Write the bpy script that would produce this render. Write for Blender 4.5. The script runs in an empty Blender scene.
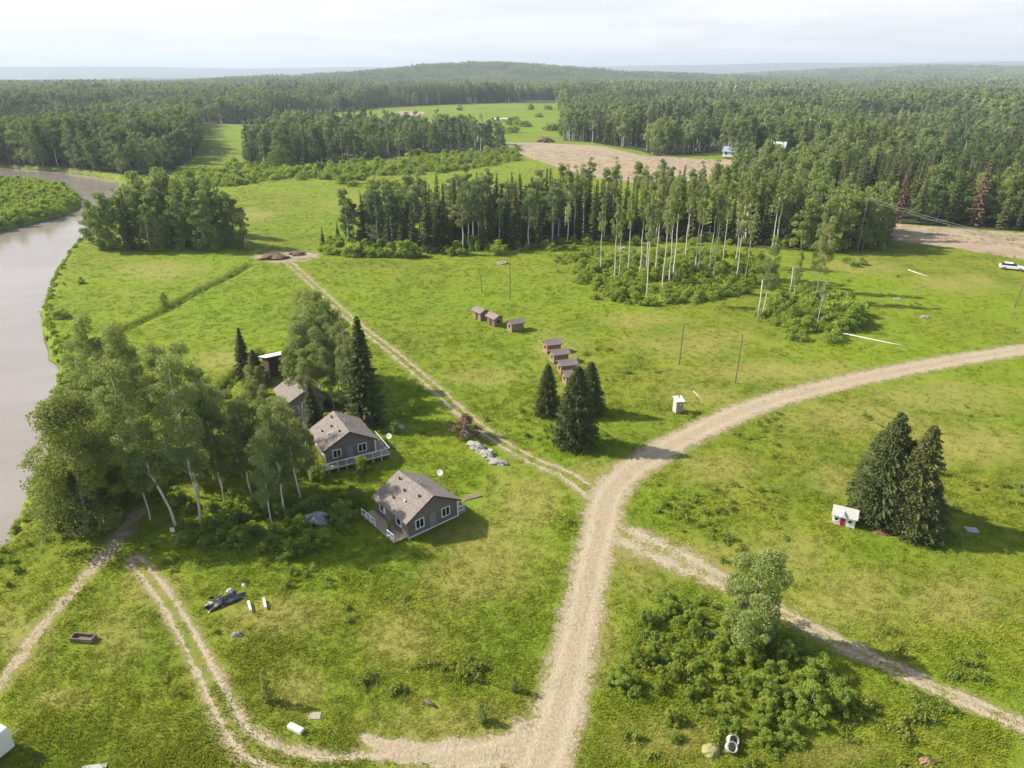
import bpy, math, random
import numpy as np
from math import radians as R, sin, cos, pi
rng = np.random.default_rng(7); random.seed(7)
S = bpy.context.scene
COL = S.collection

# ------------------------------------------------------------------ camera model (used to survey the site plan)
H, F, YH = 40.0, 710.0, 74.0
PITCH = math.atan((384 - YH) / F)
CP, SP = cos(PITCH), sin(PITCH)
def G(x, y, z=0.0):
    u = (x - 512) / F; v = (384 - y) / F
    dy = CP + v * SP; dz = -SP + v * CP
    t = (z - H) / dz
    return np.array((u * t, dy * t))
def PX(x, y, z=0.0):
    x = np.asarray(x, float); y = np.asarray(y, float); dz = np.asarray(z, float) - H
    d = y * CP - dz * SP; up = y * SP + dz * CP
    d = np.where(d < 1e-3, 1e-3, d)
    return 512 + F * x / d, 384 - F * up / d
def top_height(px, by, ty):
    X, Y = G(px, by)
    v = (384 - ty) / F
    return H + Y * (-SP + v * CP) / (CP + v * SP)
def sstep(a, b, x):
    t = np.clip((x - a) / (b - a), 0, 1); return t * t * (3 - 2 * t)
def GL(pts, z=0.0): return np.array([G(a, b, z) for a, b in pts])

# ------------------------------------------------------------------ numpy noise
_perm = np.random.default_rng(3).random((256, 256))
def vnoise(x, y, s):
    x = np.asarray(x) / s; y = np.asarray(y) / s
    xi = np.floor(x).astype(int); yi = np.floor(y).astype(int); fx = x - xi; fy = y - yi
    fx = fx * fx * (3 - 2 * fx); fy = fy * fy * (3 - 2 * fy)
    g = lambda a, b: _perm[a & 255, b & 255]
    return (g(xi, yi) * (1 - fx) + g(xi + 1, yi) * fx) * (1 - fy) + (g(xi, yi + 1) * (1 - fx) + g(xi + 1, yi + 1) * fx) * fy

def seg_dist(x, y, P, wl=None):
    """distance of points to polyline P, with optional width list interpolated; returns (dist, width at the foot)"""
    best = np.full(x.shape, 1e9); bw = np.zeros(x.shape)
    for i in range(len(P) - 1):
        a, b = P[i], P[i + 1]; ab = b - a; L2 = ab @ ab
        t = np.clip(((x - a[0]) * ab[0] + (y - a[1]) * ab[1]) / L2, 0, 1)
        d = np.hypot(x - a[0] - t * ab[0], y - a[1] - t * ab[1])
        m = d < best; best = np.where(m, d, best)
        if wl is not None: bw = np.where(m, wl[i] + t * (wl[i + 1] - wl[i]), bw)
    return best, bw
def inside(x, y, P):
    c = np.zeros(x.shape, bool); n = len(P)
    for i in range(n):
        x0, y0 = P[i]; x1, y1 = P[(i + 1) % n]
        if y0 == y1: continue
        m = ((y0 > y) != (y1 > y)) & (x < (x1 - x0) * (y - y0) / (y1 - y0) + x0)
        c ^= m
    return c
def smooth_line(P, n=6):
    P = np.asarray(P, float); out = []
    for i in range(len(P) - 1):
        p0 = P[max(i - 1, 0)]; p1 = P[i]; p2 = P[i + 1]; p3 = P[min(i + 2, len(P) - 1)]
        for k in range(n):
            t = k / n
            out.append(.5 * ((2 * p1) + (-p0 + p2) * t + (2 * p0 - 5 * p1 + 4 * p2 - p3) * t * t + (-p0 + 3 * p1 - 3 * p2 + p3) * t ** 3))
    out.append(P[-1]); return np.array(out)

# ------------------------------------------------------------------ site plan
RIVER = np.array(list(GL([(-60, 640), (-20, 590), (5, 556), (25, 520), (50, 450), (62, 400), (60, 370), (46, 342), (44, 315), (52, 285), (68, 258),
                 (85, 240), (92, 228), (100, 215), (114, 200), (123, 188), (114, 179.5), (60, 171.5), (0, 167.5), (-220, 163.5)], -2.0))
                 + list(GL([(-220, 181), (0, 182.5), (40, 182.5), (70, 189), (81, 198), (79, 209), (55, 219), (0, 232), (-170, 270), (-420, 350)], -2.0))
                 + [np.array((-130., 40.)), np.array((-90., 15.))])
WATER_Z = -2.0
ROADS = {
 'gravel_road': ([(1180, 331), (1100, 339), (1024, 350), (960, 360), (900, 371), (850, 382), (800, 394), (750, 409), (710, 426), (670, 446), (640, 464), (618, 482),
                  (606, 502), (600, 530), (592, 565), (584, 600), (574, 650), (562, 700), (548, 745), (538, 775), (525, 830)], [2.1]*11 + [2.1, 2.1, 1.9, 1.8, 1.8, 1.8, 1.9, 2.0, 2.2, 2.4], 0),
 'loop_track': ([(136, 560), (150, 578), (168, 602), (187, 635), (206, 672), (225, 710), (243, 738), (272, 757), (320, 766), (390, 764), (450, 760), (505, 750), (540, 725), (556, 700)],
                 [.9, .95, 1.0, 1.0, 1.1, 1.2, 1.4, 1.4, 1.2, 1.5, 1.5, 1.6, 1.2, .6], 1),
 'river_path': ([(150, 496), (137, 515), (122, 535), (95, 566), (60, 606), (30, 642), (0, 684), (-40, 735)], [.9, 1.2, 1.1, .8, .8, .8, .8, .8], 0),
 'meadow_track': ([(606, 512), (590, 492), (566, 474), (540, 463), (512, 448), (487, 431), (465, 414), (440, 391), (412, 367), (386, 346), (352, 320), (320, 291), (292, 265), (282, 257)],
                  [1.5, 1.4, 1.3, 1.1, 1.05, 1.1, 1.2, 1.2, 1.2, 1.2, 1.2, 1.2, 1.4, 2.5], 1),
 'field_track': ([(606, 520), (625, 535), (660, 552), (700, 570), (740, 590), (780, 612), (825, 636), (870, 657), (930, 685), (980, 707), (1030, 729), (1100, 760)],
                 [1.8, 2.6, 2.3, 1.7, 1.3, 1.1, 1.1, 1.1, 1.05, 1.05, 1.05, 1.05], 2),
 'gravel_apron': ([(366, 738), (395, 748), (440, 754), (500, 749), (550, 735)], [.5, 1.0, 1.3, 1.4, 1.2], 0),
 'dirt_road': ([(868, 229), (900, 236), (945, 243), (990, 249), (1030, 253), (1120, 262)], [3, 4.2, 4.2, 4.2, 4.2, 4.2], 0),
}
ROADG = {k: (smooth_line(GL(p), 5), np.repeat(np.asarray(w, float), 5)[:(len(p) - 1) * 5].tolist() + [w[-1]], t) for k, (p, w, t) in ROADS.items()}
BARE = {
 'ploughed_field': GL([(506, 143), (540, 143), (600, 146), (640, 155), (700, 159), (732, 160), (735, 167), (705, 180), (640, 184), (585, 176), (545, 163), (515, 152)]),
 'roadside_earth': GL([(880, 222), (925, 226), (1030, 234), (1150, 246), (1150, 272), (1024, 260), (960, 249), (890, 240)]),
 'sandy_clearing': GL([(390, 114.5), (405, 113.5), (424, 114), (422, 117), (396, 118)]),
}
DITCHES = [GL([(60, 366), (78, 360), (96, 350), (110, 338), (140, 322), (165, 311), (185, 299), (205, 288), (228, 277), (250, 264)]),
           GL([(262, 350), (240, 372), (222, 392), (210, 420)])]
# tree line: a point whose picture row lies above this row is wooded
TL = np.array([(-400, 150), (-200, 159), (0, 164.5), (60, 167), (125, 175), (170, 172), (192, 158), (199, 146), (203, 124), (262, 124), (300, 117), (360, 112.5), (430, 109), (480, 107), (560, 107),
               (562, 141), (592, 143), (640, 151), (655, 156), (700, 154), (720, 151), (724, 157), (731, 172), (737, 178), (790, 192), (840, 208), (895, 223), (960, 228), (1024, 232), (1150, 243), (1500, 275)], float)
ISLE = GL([(245, 168), (275, 172), (320, 164), (380, 158), (430, 153), (470, 152), (507, 153), (503, 146), (470, 140), (400, 135), (330, 131), (290, 131), (262, 140), (248, 150)])
STRIP = GL([(345, 247), (400, 251), (470, 251), (530, 250), (560, 244), (600, 240), (650, 240), (700, 241), (770, 250), (830, 252), (885, 244), (890, 232), (840, 226), (760, 226), (680, 222), (600, 220), (500, 222), (420, 228), (350, 237)])
DRY = [(690, 345, 70, 16), (640, 320, 50, 10), (770, 372, 90, 14), (700, 395, 50, 14), (950, 285, 60, 10), (860, 268, 60, 9), (930, 398, 90, 22), (860, 420, 90, 22), (960, 445, 80, 26), (720, 470, 50, 20), (640, 570, 45, 40), (400, 640, 45, 32), (480, 560, 70, 60),
       (780, 560, 60, 30), (850, 600, 90, 40), (950, 600, 80, 30), (680, 740, 80, 30), (830, 755, 60, 20), (600, 640, 25, 60), (440, 720, 100, 25), (120, 640, 40, 40), (300, 690, 40, 30), (280, 620, 60, 25), (830, 480, 35, 20),
       (560, 350, 30, 22), (480, 375, 40, 12), (230, 360, 40, 12), (160, 270, 60, 12), (250, 215, 30, 8), (700, 560, 60, 22), (520, 500, 50, 40), (150, 590, 40, 20), (20, 640, 40, 40), (60, 700, 40, 12), (385, 745, 35, 16), (590, 470, 40, 12), (410, 205, 90, 12), (400, 160, 70, 6)]
LUSH = [(560, 452, 90, 22), (500, 350, 70, 18), (430, 300, 110, 18), (230, 300, 70, 30), (340, 225, 80, 16), (200, 270, 60, 20), (310, 570, 90, 30), (420, 500, 60, 40), (60, 330, 40, 30), (640, 500, 40, 20), (930, 690, 70, 30), (900, 385, 50, 8), (940, 402, 40, 8), (985, 425, 30, 8), (930, 545, 90, 14), (420, 405, 50, 30), (560, 640, 20, 60), (250, 140, 60, 10), (500, 125, 60, 12)]

def terrain(x, y, carve=True):
    x = np.asarray(x, float); y = np.asarray(y, float)
    r = np.hypot(x, y)
    z = .5 * (vnoise(x + 500, y + 500, 45) - .5) * sstep(30, 90, r) + 1.4 * (vnoise(x + 900, y + 100, 160) - .5) * sstep(120, 400, r)
    z = z + 5 * (vnoise(x + 9000, y + 7000, 700) - .4) * sstep(500, 1500, r) + 4.0 * sstep(650, 1000, r)
    gx, gy = G(690, 268)
    z = z + 1.6 * np.exp(-(((x - gx) / 28) ** 2 + ((y - gy) / 16) ** 2))
    b = x / np.maximum(y, 1)
    z = z + np.where(y > 0, 38 * np.exp(-((x + 110) / 430) ** 2 - ((y - 2750) / 620) ** 2), 0)
    z = z + np.where(y > 0, 20 * np.exp(-((x + 500) / 500) ** 2 - ((y - 2900) / 600) ** 2) + 20 * np.exp(-((x - 520) / 520) ** 2 - ((y - 3000) / 600) ** 2), 0)
    z = z + np.where(y > 0, sstep(2300, 5200, r) * 60 * sstep(.12, .55, b), 0) - 16 * sstep(1500, 4500, r) * sstep(-.12, -.45, b)
    z = z + sstep(9000, 12500, r) * (135 + 40 * (vnoise(b * 6 + 50, b * 0 + 3, 1.0) - .3))
    if carve:
        m = (r < 900) & (y > -50) & (x < 20)
        if m.any():
            xs, ys = x[m], y[m]
            d, _ = seg_dist(xs, ys, np.vstack([RIVER, RIVER[:1]])); d = np.where(inside(xs, ys, RIVER), -d, d)
            d = d + 1.2 * (vnoise(xs, ys, 5) - .5)
            zr = z[m] * sstep(0, 10, d) - 2.0 * (1 - sstep(-.6, 1.5, d)) - 2.2 * sstep(0, 3, -d)
            z[m] = zr
        for D in DITCHES:
            m = (r > 60) & (r < 260) & (x < 0)
            if m.any():
                d, _ = seg_dist(x[m], y[m], D); z[m] = z[m] - 1.0 * np.exp(-(d / .8) ** 2)
    return z
def stand_of(x, y, s=1.0):
    wx = x + 46 * (vnoise(x + 77, y + 11, 60) - .5); wy = y + 46 * (vnoise(x + 5, y + 900, 60) - .5)
    i = np.floor(wx / (62 * s)).astype(int); j = np.floor(wy / (88 * s)).astype(int)
    return _perm[(i * 7 + j * 3) & 255, (j * 5 - i) & 255], _perm[(j * 11 + i) & 255, (i * 13 + 5) & 255]
def tz(x, y): return float(terrain(np.array([x]), np.array([y]))[0])

# ------------------------------------------------------------------ materials
def mat(name, build):
    m = bpy.data.materials.new(name); m.use_nodes = True
    nt = m.node_tree; nt.nodes.clear()
    out = nt.nodes.new('ShaderNodeOutputMaterial'); build(nt, out); return m
class N:
    def __init__(s, nt): s.nt = nt
    def add(s, t, **k):
        n = s.nt.nodes.new(t)
        for a, v in k.items(): setattr(n, a, v)
        return n
    def link(s, a, b): s.nt.links.new(a, b)
    def put(s, sock, v):
        if v is None: return
        if isinstance(v, bpy.types.NodeSocket): s.link(v, sock)
        else: sock.default_value = v
    def noise(s, vec, scale, detail=3, rough=.55, dist=0):
        n = s.add('ShaderNodeTexNoise'); s.put(n.inputs['Vector'], vec); n.inputs['Scale'].default_value = scale
        n.inputs['Detail'].default_value = detail; n.inputs['Roughness'].default_value = rough; n.inputs['Distortion'].default_value = dist
        return n.outputs['Fac']
    def math(s, op, a, b=None, c=None, clamp=False):
        n = s.add('ShaderNodeMath', operation=op, use_clamp=clamp)
        s.put(n.inputs[0], a); s.put(n.inputs[1], b); s.put(n.inputs[2], c); return n.outputs[0]
    def mix(s, f, a, b, mode='MIX'):
        n = s.add('ShaderNodeMix', data_type='RGBA', blend_type=mode)
        s.put(n.inputs[0], f); s.put(n.inputs[6], a); s.put(n.inputs[7], b); return n.outputs[2]
    def ramp(s, f, lo, hi, a=0., b=1.):
        n = s.add('ShaderNodeMapRange', interpolation_type='SMOOTHSTEP'); s.put(n.inputs[0], f)
        n.inputs[1].default_value = lo; n.inputs[2].default_value = hi; n.inputs[3].default_value = a; n.inputs[4].default_value = b; return n.outputs[0]
    def attr(s, name, typ='GEOMETRY'):
        n = s.add('ShaderNodeAttribute', attribute_name=name, attribute_type=typ); return n.outputs['Fac']
    def bsdf(s, col, rough=.8, spec=.3, normal=None, metal=0.):
        n = s.add('ShaderNodeBsdfPrincipled'); s.put(n.inputs['Base Color'], col); s.put(n.inputs['Roughness'], rough)
        n.inputs['Specular IOR Level'].default_value = spec; n.inputs['Metallic'].default_value = metal
        if normal is not None: s.link(normal, n.inputs['Normal'])
        return n.outputs[0]
    def bump(s, h, strength, dist):
        n = s.add('ShaderNodeBump'); n.inputs['Strength'].default_value = strength; n.inputs['Distance'].default_value = dist
        s.link(h, n.inputs['Height']); return n.outputs[0]
def rgb(a, b, c): return (a, b, c, 1)

def plain(name, col, rough=.7, spec=.3, var=.18, scale=3., metal=0., bump=0.):
    if max(col) < .6: col = [x * .8 for x in col]
    def b(nt, out):
        n = N(nt); g = n.add('ShaderNodeTexCoord').outputs['Object']
        f = n.noise(g, scale, 5, .65)
        f2 = n.noise(g, scale * 6, 3, .6)
        c = n.mix(n.ramp(f, .3, .7), rgb(*[x * (1 - var) for x in col]), rgb(*[min(1, x * (1 + var)) for x in col]))
        c = n.mix(n.ramp(f2, .35, .75, 0, var * 1.2), c, rgb(*[x * .55 for x in col]))
        nm = n.bump(f2, bump, .02) if bump else None
        n.link(n.bsdf(c, rough, spec, nm, metal), out.inputs[0])
    return mat(name, b)
def planked(name, col, axis=2, pitch=.18, var=.15):
    col = [x * .78 for x in col]
    def b(nt, out):
        n = N(nt); g = n.add('ShaderNodeTexCoord').outputs['Object']
        sp = n.add('ShaderNodeSeparateXYZ'); n.link(g, sp.inputs[0])
        q = n.math('MULTIPLY', sp.outputs[axis], 1 / pitch); fr = n.math('FRACT', q)
        gap = n.ramp(fr, .0, .12, 0, 1)
        fl = n.math('FLOOR', q); wn = n.add('ShaderNodeTexWhiteNoise', noise_dimensions='1D'); n.link(fl, wn.inputs['W'])
        f = n.noise(g, 4, 5, .65)
        c = n.mix(n.ramp(f, .3, .75), rgb(*[x * (1 - var) for x in col]), rgb(*[x * (1 + var) for x in col]))
        c = n.mix(n.math('MULTIPLY', wn.outputs['Value'], .25), c, rgb(*[x * .6 for x in col]))
        c = n.mix(gap, rgb(*[x * .45 for x in col]), c)
        n.link(n.bsdf(c, .75, .25, n.bump(gap, .5, .02)), out.inputs[0])
    return mat(name, b)
def shingles(name, col):
    col = [x * .82 for x in col]
    def b(nt, out):
        n = N(nt); g = n.add('ShaderNodeTexCoord').outputs['UV']
        br = n.add('ShaderNodeTexBrick'); n.link(g, br.inputs['Vector']); br.inputs['Scale'].default_value = 1
        br.inputs['Brick Width'].default_value = .33; br.inputs['Row Height'].default_value = .16; br.inputs['Mortar Size'].default_value = .008
        br.inputs['Color1'].default_value = rgb(*[x * .82 for x in col]); br.inputs['Color2'].default_value = rgb(*[x * 1.12 for x in col]); br.inputs['Mortar'].default_value = rgb(*[x * .5 for x in col])
        o = n.add('ShaderNodeTexCoord').outputs['Object']
        st = n.noise(o, .9, 5, .7)
        c = n.mix(n.ramp(st, .45, .8, 0, .2), br.outputs['Color'], rgb(col[0] * .62, col[1] * .62, col[2] * .6))
        n.link(n.bsdf(c, .9, .2, n.bump(br.outputs['Fac'], .4, .02)), out.inputs[0])
    return mat(name, b)

# colour of the meadow sward as a node group: shared by the ground sheet and the tufts growing on it
def meadow_group():
    g = bpy.data.node_groups.new('sward_colour', 'ShaderNodeTree')
    for nm, t in (('Vector', 'NodeSocketVector'), ('Dry', 'NodeSocketFloat'), ('Lush', 'NodeSocketFloat')): g.interface.new_socket(nm, in_out='INPUT', socket_type=t)
    g.interface.new_socket('Color', in_out='OUTPUT', socket_type='NodeSocketColor')
    n = N(g); i = n.add('NodeGroupInput'); o = n.add('NodeGroupOutput'); V = i.outputs['Vector']
    big = n.noise(V, .022, 4, .6, .4); mid = n.noise(V, .13, 5, .65, .6); fine = n.noise(V, .9, 5, .7)
    tiny = n.noise(V, 3.2, 3, .7)
    c = n.mix(n.ramp(mid, .32, .68), rgb(.135, .205, .022), rgb(.225, .275, .034))
    c = n.mix(n.ramp(big, .38, .66), c, rgb(.20, .30, .024))
    c = n.mix(n.math('MULTIPLY', i.outputs['Lush'], .55), c, rgb(.165, .295, .018))
    dryf = n.math('ADD', n.math('MULTIPLY', i.outputs['Dry'], .95), n.math('MULTIPLY', n.math('SUBTRACT', mid, .5), 1.5))
    dryf = n.math('ADD', dryf, n.math('MULTIPLY', n.math('SUBTRACT', fine, .5), 1.7))
    c = n.mix(n.ramp(dryf, .15, .95, 0, .60), c, rgb(.335, .315, .125))
    rust = n.noise(V, .06, 4, .7); c = n.mix(n.ramp(rust, .60, .78, 0, .3), c, rgb(.30, .27, .09))
    c = n.mix(n.ramp(fine, .46, .76, 0, .45), c, rgb(.085, .145, .018))
    c = n.mix(n.ramp(tiny, .5, .8, 0, .30), c, rgb(.10, .15, .022))
    c = n.mix(n.ramp(tiny, .5, .25, 0, .30), c, rgb(.33, .36, .10))
    c = n.mix(1., c, rgb(.88, .81, .62), 'MULTIPLY')
    n.link(c, o.inputs[0]); return g
SWARD = meadow_group()

def ground_mat():
    def b(nt, out):
        n = N(nt); P = n.add('ShaderNodeNewGeometry').outputs['Position']
        g = n.add('ShaderNodeGroup'); g.node_tree = SWARD; n.link(P, g.inputs[0]); n.link(n.attr('dry'), g.inputs[1]); n.link(n.attr('lush'), g.inputs[2])
        c = g.outputs[0]
        n1 = n.noise(P, .7, 5, .7); n2 = n.noise(P, 4.0, 4, .75); n3 = n.noise(P, .16, 4, .6)
        # forest floor
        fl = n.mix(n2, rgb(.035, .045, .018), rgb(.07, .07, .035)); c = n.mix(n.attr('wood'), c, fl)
        # far woods, too far for single trees
        # worn earth: road wear attribute + noise gives ragged verges
        wear = n.math('ADD', n.attr('wear'), n.math('ADD', n.math('MULTIPLY', n.math('SUBTRACT', n1, .5), 1.5), n.math('MULTIPLY', n.math('SUBTRACT', n2, .5), 1.0)))
        verge = n.mix(n2, rgb(.16, .135, .055), rgb(.28, .23, .12)); c = n.mix(n.ramp(wear, .12, .5, 0, .75), c, verge)
        gr = n.mix(n.ramp(n2, .3, .7), rgb(.295, .235, .155), rgb(.42, .35, .245))
        rt = n.math('ADD', n.attr('rut'), n.math('MULTIPLY', n.math('SUBTRACT', n3, .5), 1.6)); gr = n.mix(n.ramp(rt, .1, 1.2, 0, .5), gr, n.mix(n2, rgb(.41, .345, .245), rgb(.52, .445, .325)))
        gr = n.mix(n.ramp(n1, .54, .72, 0, .7), gr, rgb(.215, .165, .11))
        n5 = n.noise(P, 9., 3, .8); gr = n.mix(n.ramp(n5, .62, .74, 0, .8), gr, rgb(.52, .46, .38)); gr = n.mix(n.ramp(n5, .40, .30, 0, .7), gr, rgb(.16, .12, .08))
        c = n.mix(n.ramp(wear, .42, .66), c, gr)
        bare = n.math('ADD', n.attr('bare'), n.math('MULTIPLY', n.math('SUBTRACT', n3, .5), .7))
        be = n.mix(n.ramp(n3, .3, .7), rgb(.29, .22, .155), rgb(.40, .315, .23)); be = n.mix(n.ramp(n1, .5, .75, 0, .5), be, rgb(.20, .145, .105))
        c = n.mix(n.ramp(bare, .35, .6), c, be)
        mud = n.mix(n2, rgb(.06, .05, .03), rgb(.13, .10, .065)); c = n.mix(n.ramp(n.math('ADD', n.attr('mud'), n.math('MULTIPLY', n.math('SUBTRACT', n1, .5), .5)), .35, .65), c, mud)
        hg = n.math('ADD', n.math('MULTIPLY', n1, .7), n.math('MULTIPLY', n2, .45))
        n.link(n.bsdf(c, .95, .12, n.bump(hg, .55, .35)), out.inputs[0])
    return mat('ground', b)
MG = ground_mat()

def leaf_mat(name, dark, light, trans=.28, tint=0.):
    def b(nt, out):
        n = N(nt); oi = n.add('ShaderNodeObjectInfo'); geo = n.add('ShaderNodeNewGeometry')
        rnd = oi.outputs['Random']; isl = geo.outputs['Random Per Island']
        pos = n.noise(n.add('ShaderNodeTexCoord').outputs['Object'], .55, 3, .6)
        f = n.math('ADD', n.math('MULTIPLY', rnd, .45), n.math('ADD', n.math('MULTIPLY', isl, .22), n.math('MULTIPLY', pos, .35)), clamp=True)
        c = n.mix(f, rgb(*dark), rgb(*light))
        r2 = n.math('FRACT', n.math('MULTIPLY', rnd, 17.3))
        c = n.mix(n.math('MULTIPLY', n.ramp(r2, .55, 1.), .4), c, rgb(light[0] * 1.25, light[1] * 1.02, light[2] * 1.0))
        c = n.mix(n.math('MULTIPLY', n.ramp(r2, .45, 0.), .35), c, rgb(light[0] * .75, light[1] * .80, light[2] * 1.0))
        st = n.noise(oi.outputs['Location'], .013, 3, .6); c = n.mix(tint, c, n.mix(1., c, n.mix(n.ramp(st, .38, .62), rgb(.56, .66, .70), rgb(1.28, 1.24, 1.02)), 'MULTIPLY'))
        d = n.add('ShaderNodeBsdfDiffuse'); n.put(d.inputs[0], c)
        t = n.add('ShaderNodeBsdfTranslucent'); n.put(t.inputs[0], n.mix(.5, c, rgb(light[0] * 1.3, light[1] * 1.35, light[2] * .8)))
        g = n.add('ShaderNodeBsdfGlossy'); g.inputs['Roughness'].default_value = .45; g.inputs[0].default_value = rgb(.8, .85, .8)
        m1 = n.add('ShaderNodeMixShader'); m1.inputs[0].default_value = trans; n.link(d.outputs[0], m1.inputs[1]); n.link(t.outputs[0], m1.inputs[2])
        m2 = n.add('ShaderNodeMixShader'); m2.inputs[0].default_value = .015; n.link(m1.outputs[0], m2.inputs[1]); n.link(g.outputs[0], m2.inputs[2])
        n.link(m2.outputs[0], out.inputs[0])
    return mat(name, b)
def bark_mat(name, pale, dark, amount):
    def b(nt, out):
        n = N(nt); o = n.add('ShaderNodeTexCoord').outputs['Object']
        mp = n.add('ShaderNodeMapping'); mp.inputs['Scale'].default_value = (2.5, 2.5, 1.3); n.link(o, mp.inputs[0])
        f = n.noise(mp.outputs[0], 2.2, 5, .75); k = n.noise(o, .35, 2)
        c = n.mix(n.ramp(f, amount, amount + .14), rgb(*pale), rgb(*dark)); c = n.mix(n.ramp(k, .4, .8, 0, .4), c, rgb(*[x * .7 for x in pale]))
        n.link(n.bsdf(c, .9, .15), out.inputs[0])
    return mat(name, b)
LEAF = {
 'aspen': leaf_mat('aspen_leaves', (.135, .190, .050), (.325, .375, .125), .40),
 'poplar': leaf_mat('poplar_leaves', (.118, .168, .038), (.290, .340, .090), .38),
 'spruce': leaf_mat('spruce_needles', (.060, .085, .025), (.158, .182, .054), .22, .35),
 'willow': leaf_mat('willow_leaves', (.140, .225, .028), (.390, .475, .075), .42),
 'pale': leaf_mat('pale_poplar_leaves', (.175, .235, .062), (.37, .43, .125), .4),
 'red': leaf_mat('dead_needles', (.12, .075, .05), (.23, .15, .105), .12),
 'grey': leaf_mat('grey_twigs', (.12, .115, .085), (.22, .21, .16), .1),
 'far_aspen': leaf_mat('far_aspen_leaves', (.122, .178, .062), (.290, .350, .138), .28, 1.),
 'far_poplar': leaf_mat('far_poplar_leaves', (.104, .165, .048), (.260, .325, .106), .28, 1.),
 'weed': leaf_mat('weed_leaves', (.16, .22, .028), (.29, .34, .05), .4),
}
BARK = {'aspen': bark_mat('aspen_bark', (.66, .63, .56), (.14, .12, .10), .54), 'poplar': bark_mat('poplar_bark', (.30, .28, .23), (.11, .09, .07), .5),
        'spruce': bark_mat('spruce_bark', (.14, .11, .085), (.07, .055, .045), .5), 'grey': bark_mat('weathered_wood', (.42, .38, .33), (.17, .14, .11), .55)}
def tuft_mat():
    def b(nt, out):
        n = N(nt); oi = n.add('ShaderNodeObjectInfo')
        g = n.add('ShaderNodeGroup'); g.node_tree = SWARD; n.link(oi.outputs['Location'], g.inputs[0])
        n.link(n.attr('dry', 'INSTANCER'), g.inputs[1]); n.link(n.attr('lush', 'INSTANCER'), g.inputs[2])
        c = n.mix(n.math('MULTIPLY', oi.outputs['Random'], .30), g.outputs[0], rgb(.23, .26, .035))
        c = n.mix(1., c, rgb(1.42, 1.36, 1.3), 'MULTIPLY')
        d = n.add('ShaderNodeBsdfDiffuse'); n.put(d.inputs[0], c); t = n.add('ShaderNodeBsdfTranslucent'); n.put(t.inputs[0], c)
        m = n.add('ShaderNodeMixShader'); m.inputs[0].default_value = .35; n.link(d.outputs[0], m.inputs[1]); n.link(t.outputs[0], m.inputs[2]); n.link(m.outputs[0], out.inputs[0])
    return mat('grass_blades', b)
MT = tuft_mat()
M = {
 'siding': planked('grey_siding', (.245, .215, .205)), 'roof': shingles('brown_shingles', (.30, .255, .225)), 'trim': plain('white_trim', (.80, .79, .76), .5, .4, .06),
 'white': plain('white_paint', (.80, .80, .79), .45, .4, .05), 'door': plain('grey_door', (.30, .29, .31), .5, .4, .08), 'deck': planked('deck_boards', (.48, .41, .31), 0, .14),
 'shedwall': planked('brown_boards', (.40, .28, .20), 0, .16), 'shedroof': shingles('shed_shingles', (.31, .245, .225)), 'darkdoor': plain('dark_door', (.10, .07, .055), .7, .2, .1),
 'pole': plain('old_pole', (.25, .20, .15), .9, .1, .25, 2), 'wire': plain('cable', (.22, .22, .23), .4, .5, .05), 'metal': plain('grey_metal', (.5, .51, .53), .4, .5, .1, metal=.6),
 'tarp': plain('grey_tarp', (.42, .42, .39), .55, .4, .35, 2.5, bump=.6), 'rock': plain('pale_rock', (.40, .38, .34), .9, .2, .3, 4, bump=.6),
 'black': plain('black_sheet', (.035, .035, .05), .45, .5, .3, 4, bump=.4), 'soil': plain('turned_soil', (.25, .17, .12), .95, .1, .3, 1.5, bump=.8),
 'red': plain('red_paint', (.42, .03, .06), .5, .4, .08), 'tyre': plain('rubber', (.025, .025, .027), .8, .2, .1), 'conc': plain('concrete', (.50, .49, .46), .9, .2, .15, 2, bump=.3),
 'tin': plain('white_sheet_metal', (.72, .72, .70), .35, .5, .08, 1), 'tan': plain('tan_wall', (.45, .37, .29), .8, .2, .12), 'clay': plain('rusty_iron', (.32, .15, .09), .8, .2, .3),
 'greyroof': shingles('grey_brown_shingles', (.27, .235, .20)),'blueroof': plain('blue_metal_roof', (.34, .42, .52), .4, .5, .06), 'rail': plain('chrome_grey', (.3, .3, .31), .4, .5, .1),
 'lamp': plain('amber_lens', (.45, .06, .04), .2, .5, .02),
}
def _glass(nt, out):
    n = N(nt); n.link(n.bsdf(rgb(.02, .025, .03), .08, .6), out.inputs[0])
M['glass'] = mat('dark_glass', _glass)
def _water(nt, out):
    n = N(nt); P = n.add('ShaderNodeNewGeometry').outputs['Position']
    mp = n.add('ShaderNodeMapping'); mp.inputs['Scale'].default_value = (1., .55, 1); n.link(P, mp.inputs[0])
    f = n.noise(mp.outputs[0], 1.3, 4, .6, .4); k = n.noise(P, .03, 4, .6, .6)
    c = n.mix(n.ramp(k, .3, .7), rgb(.235, .195, .160), rgb(.30, .265, .235))
    n.link(n.bsdf(c, .13, .5, n.bump(f, .3, .12)), out.inputs[0])
M['water'] = mat('silty_water', _water)

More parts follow.
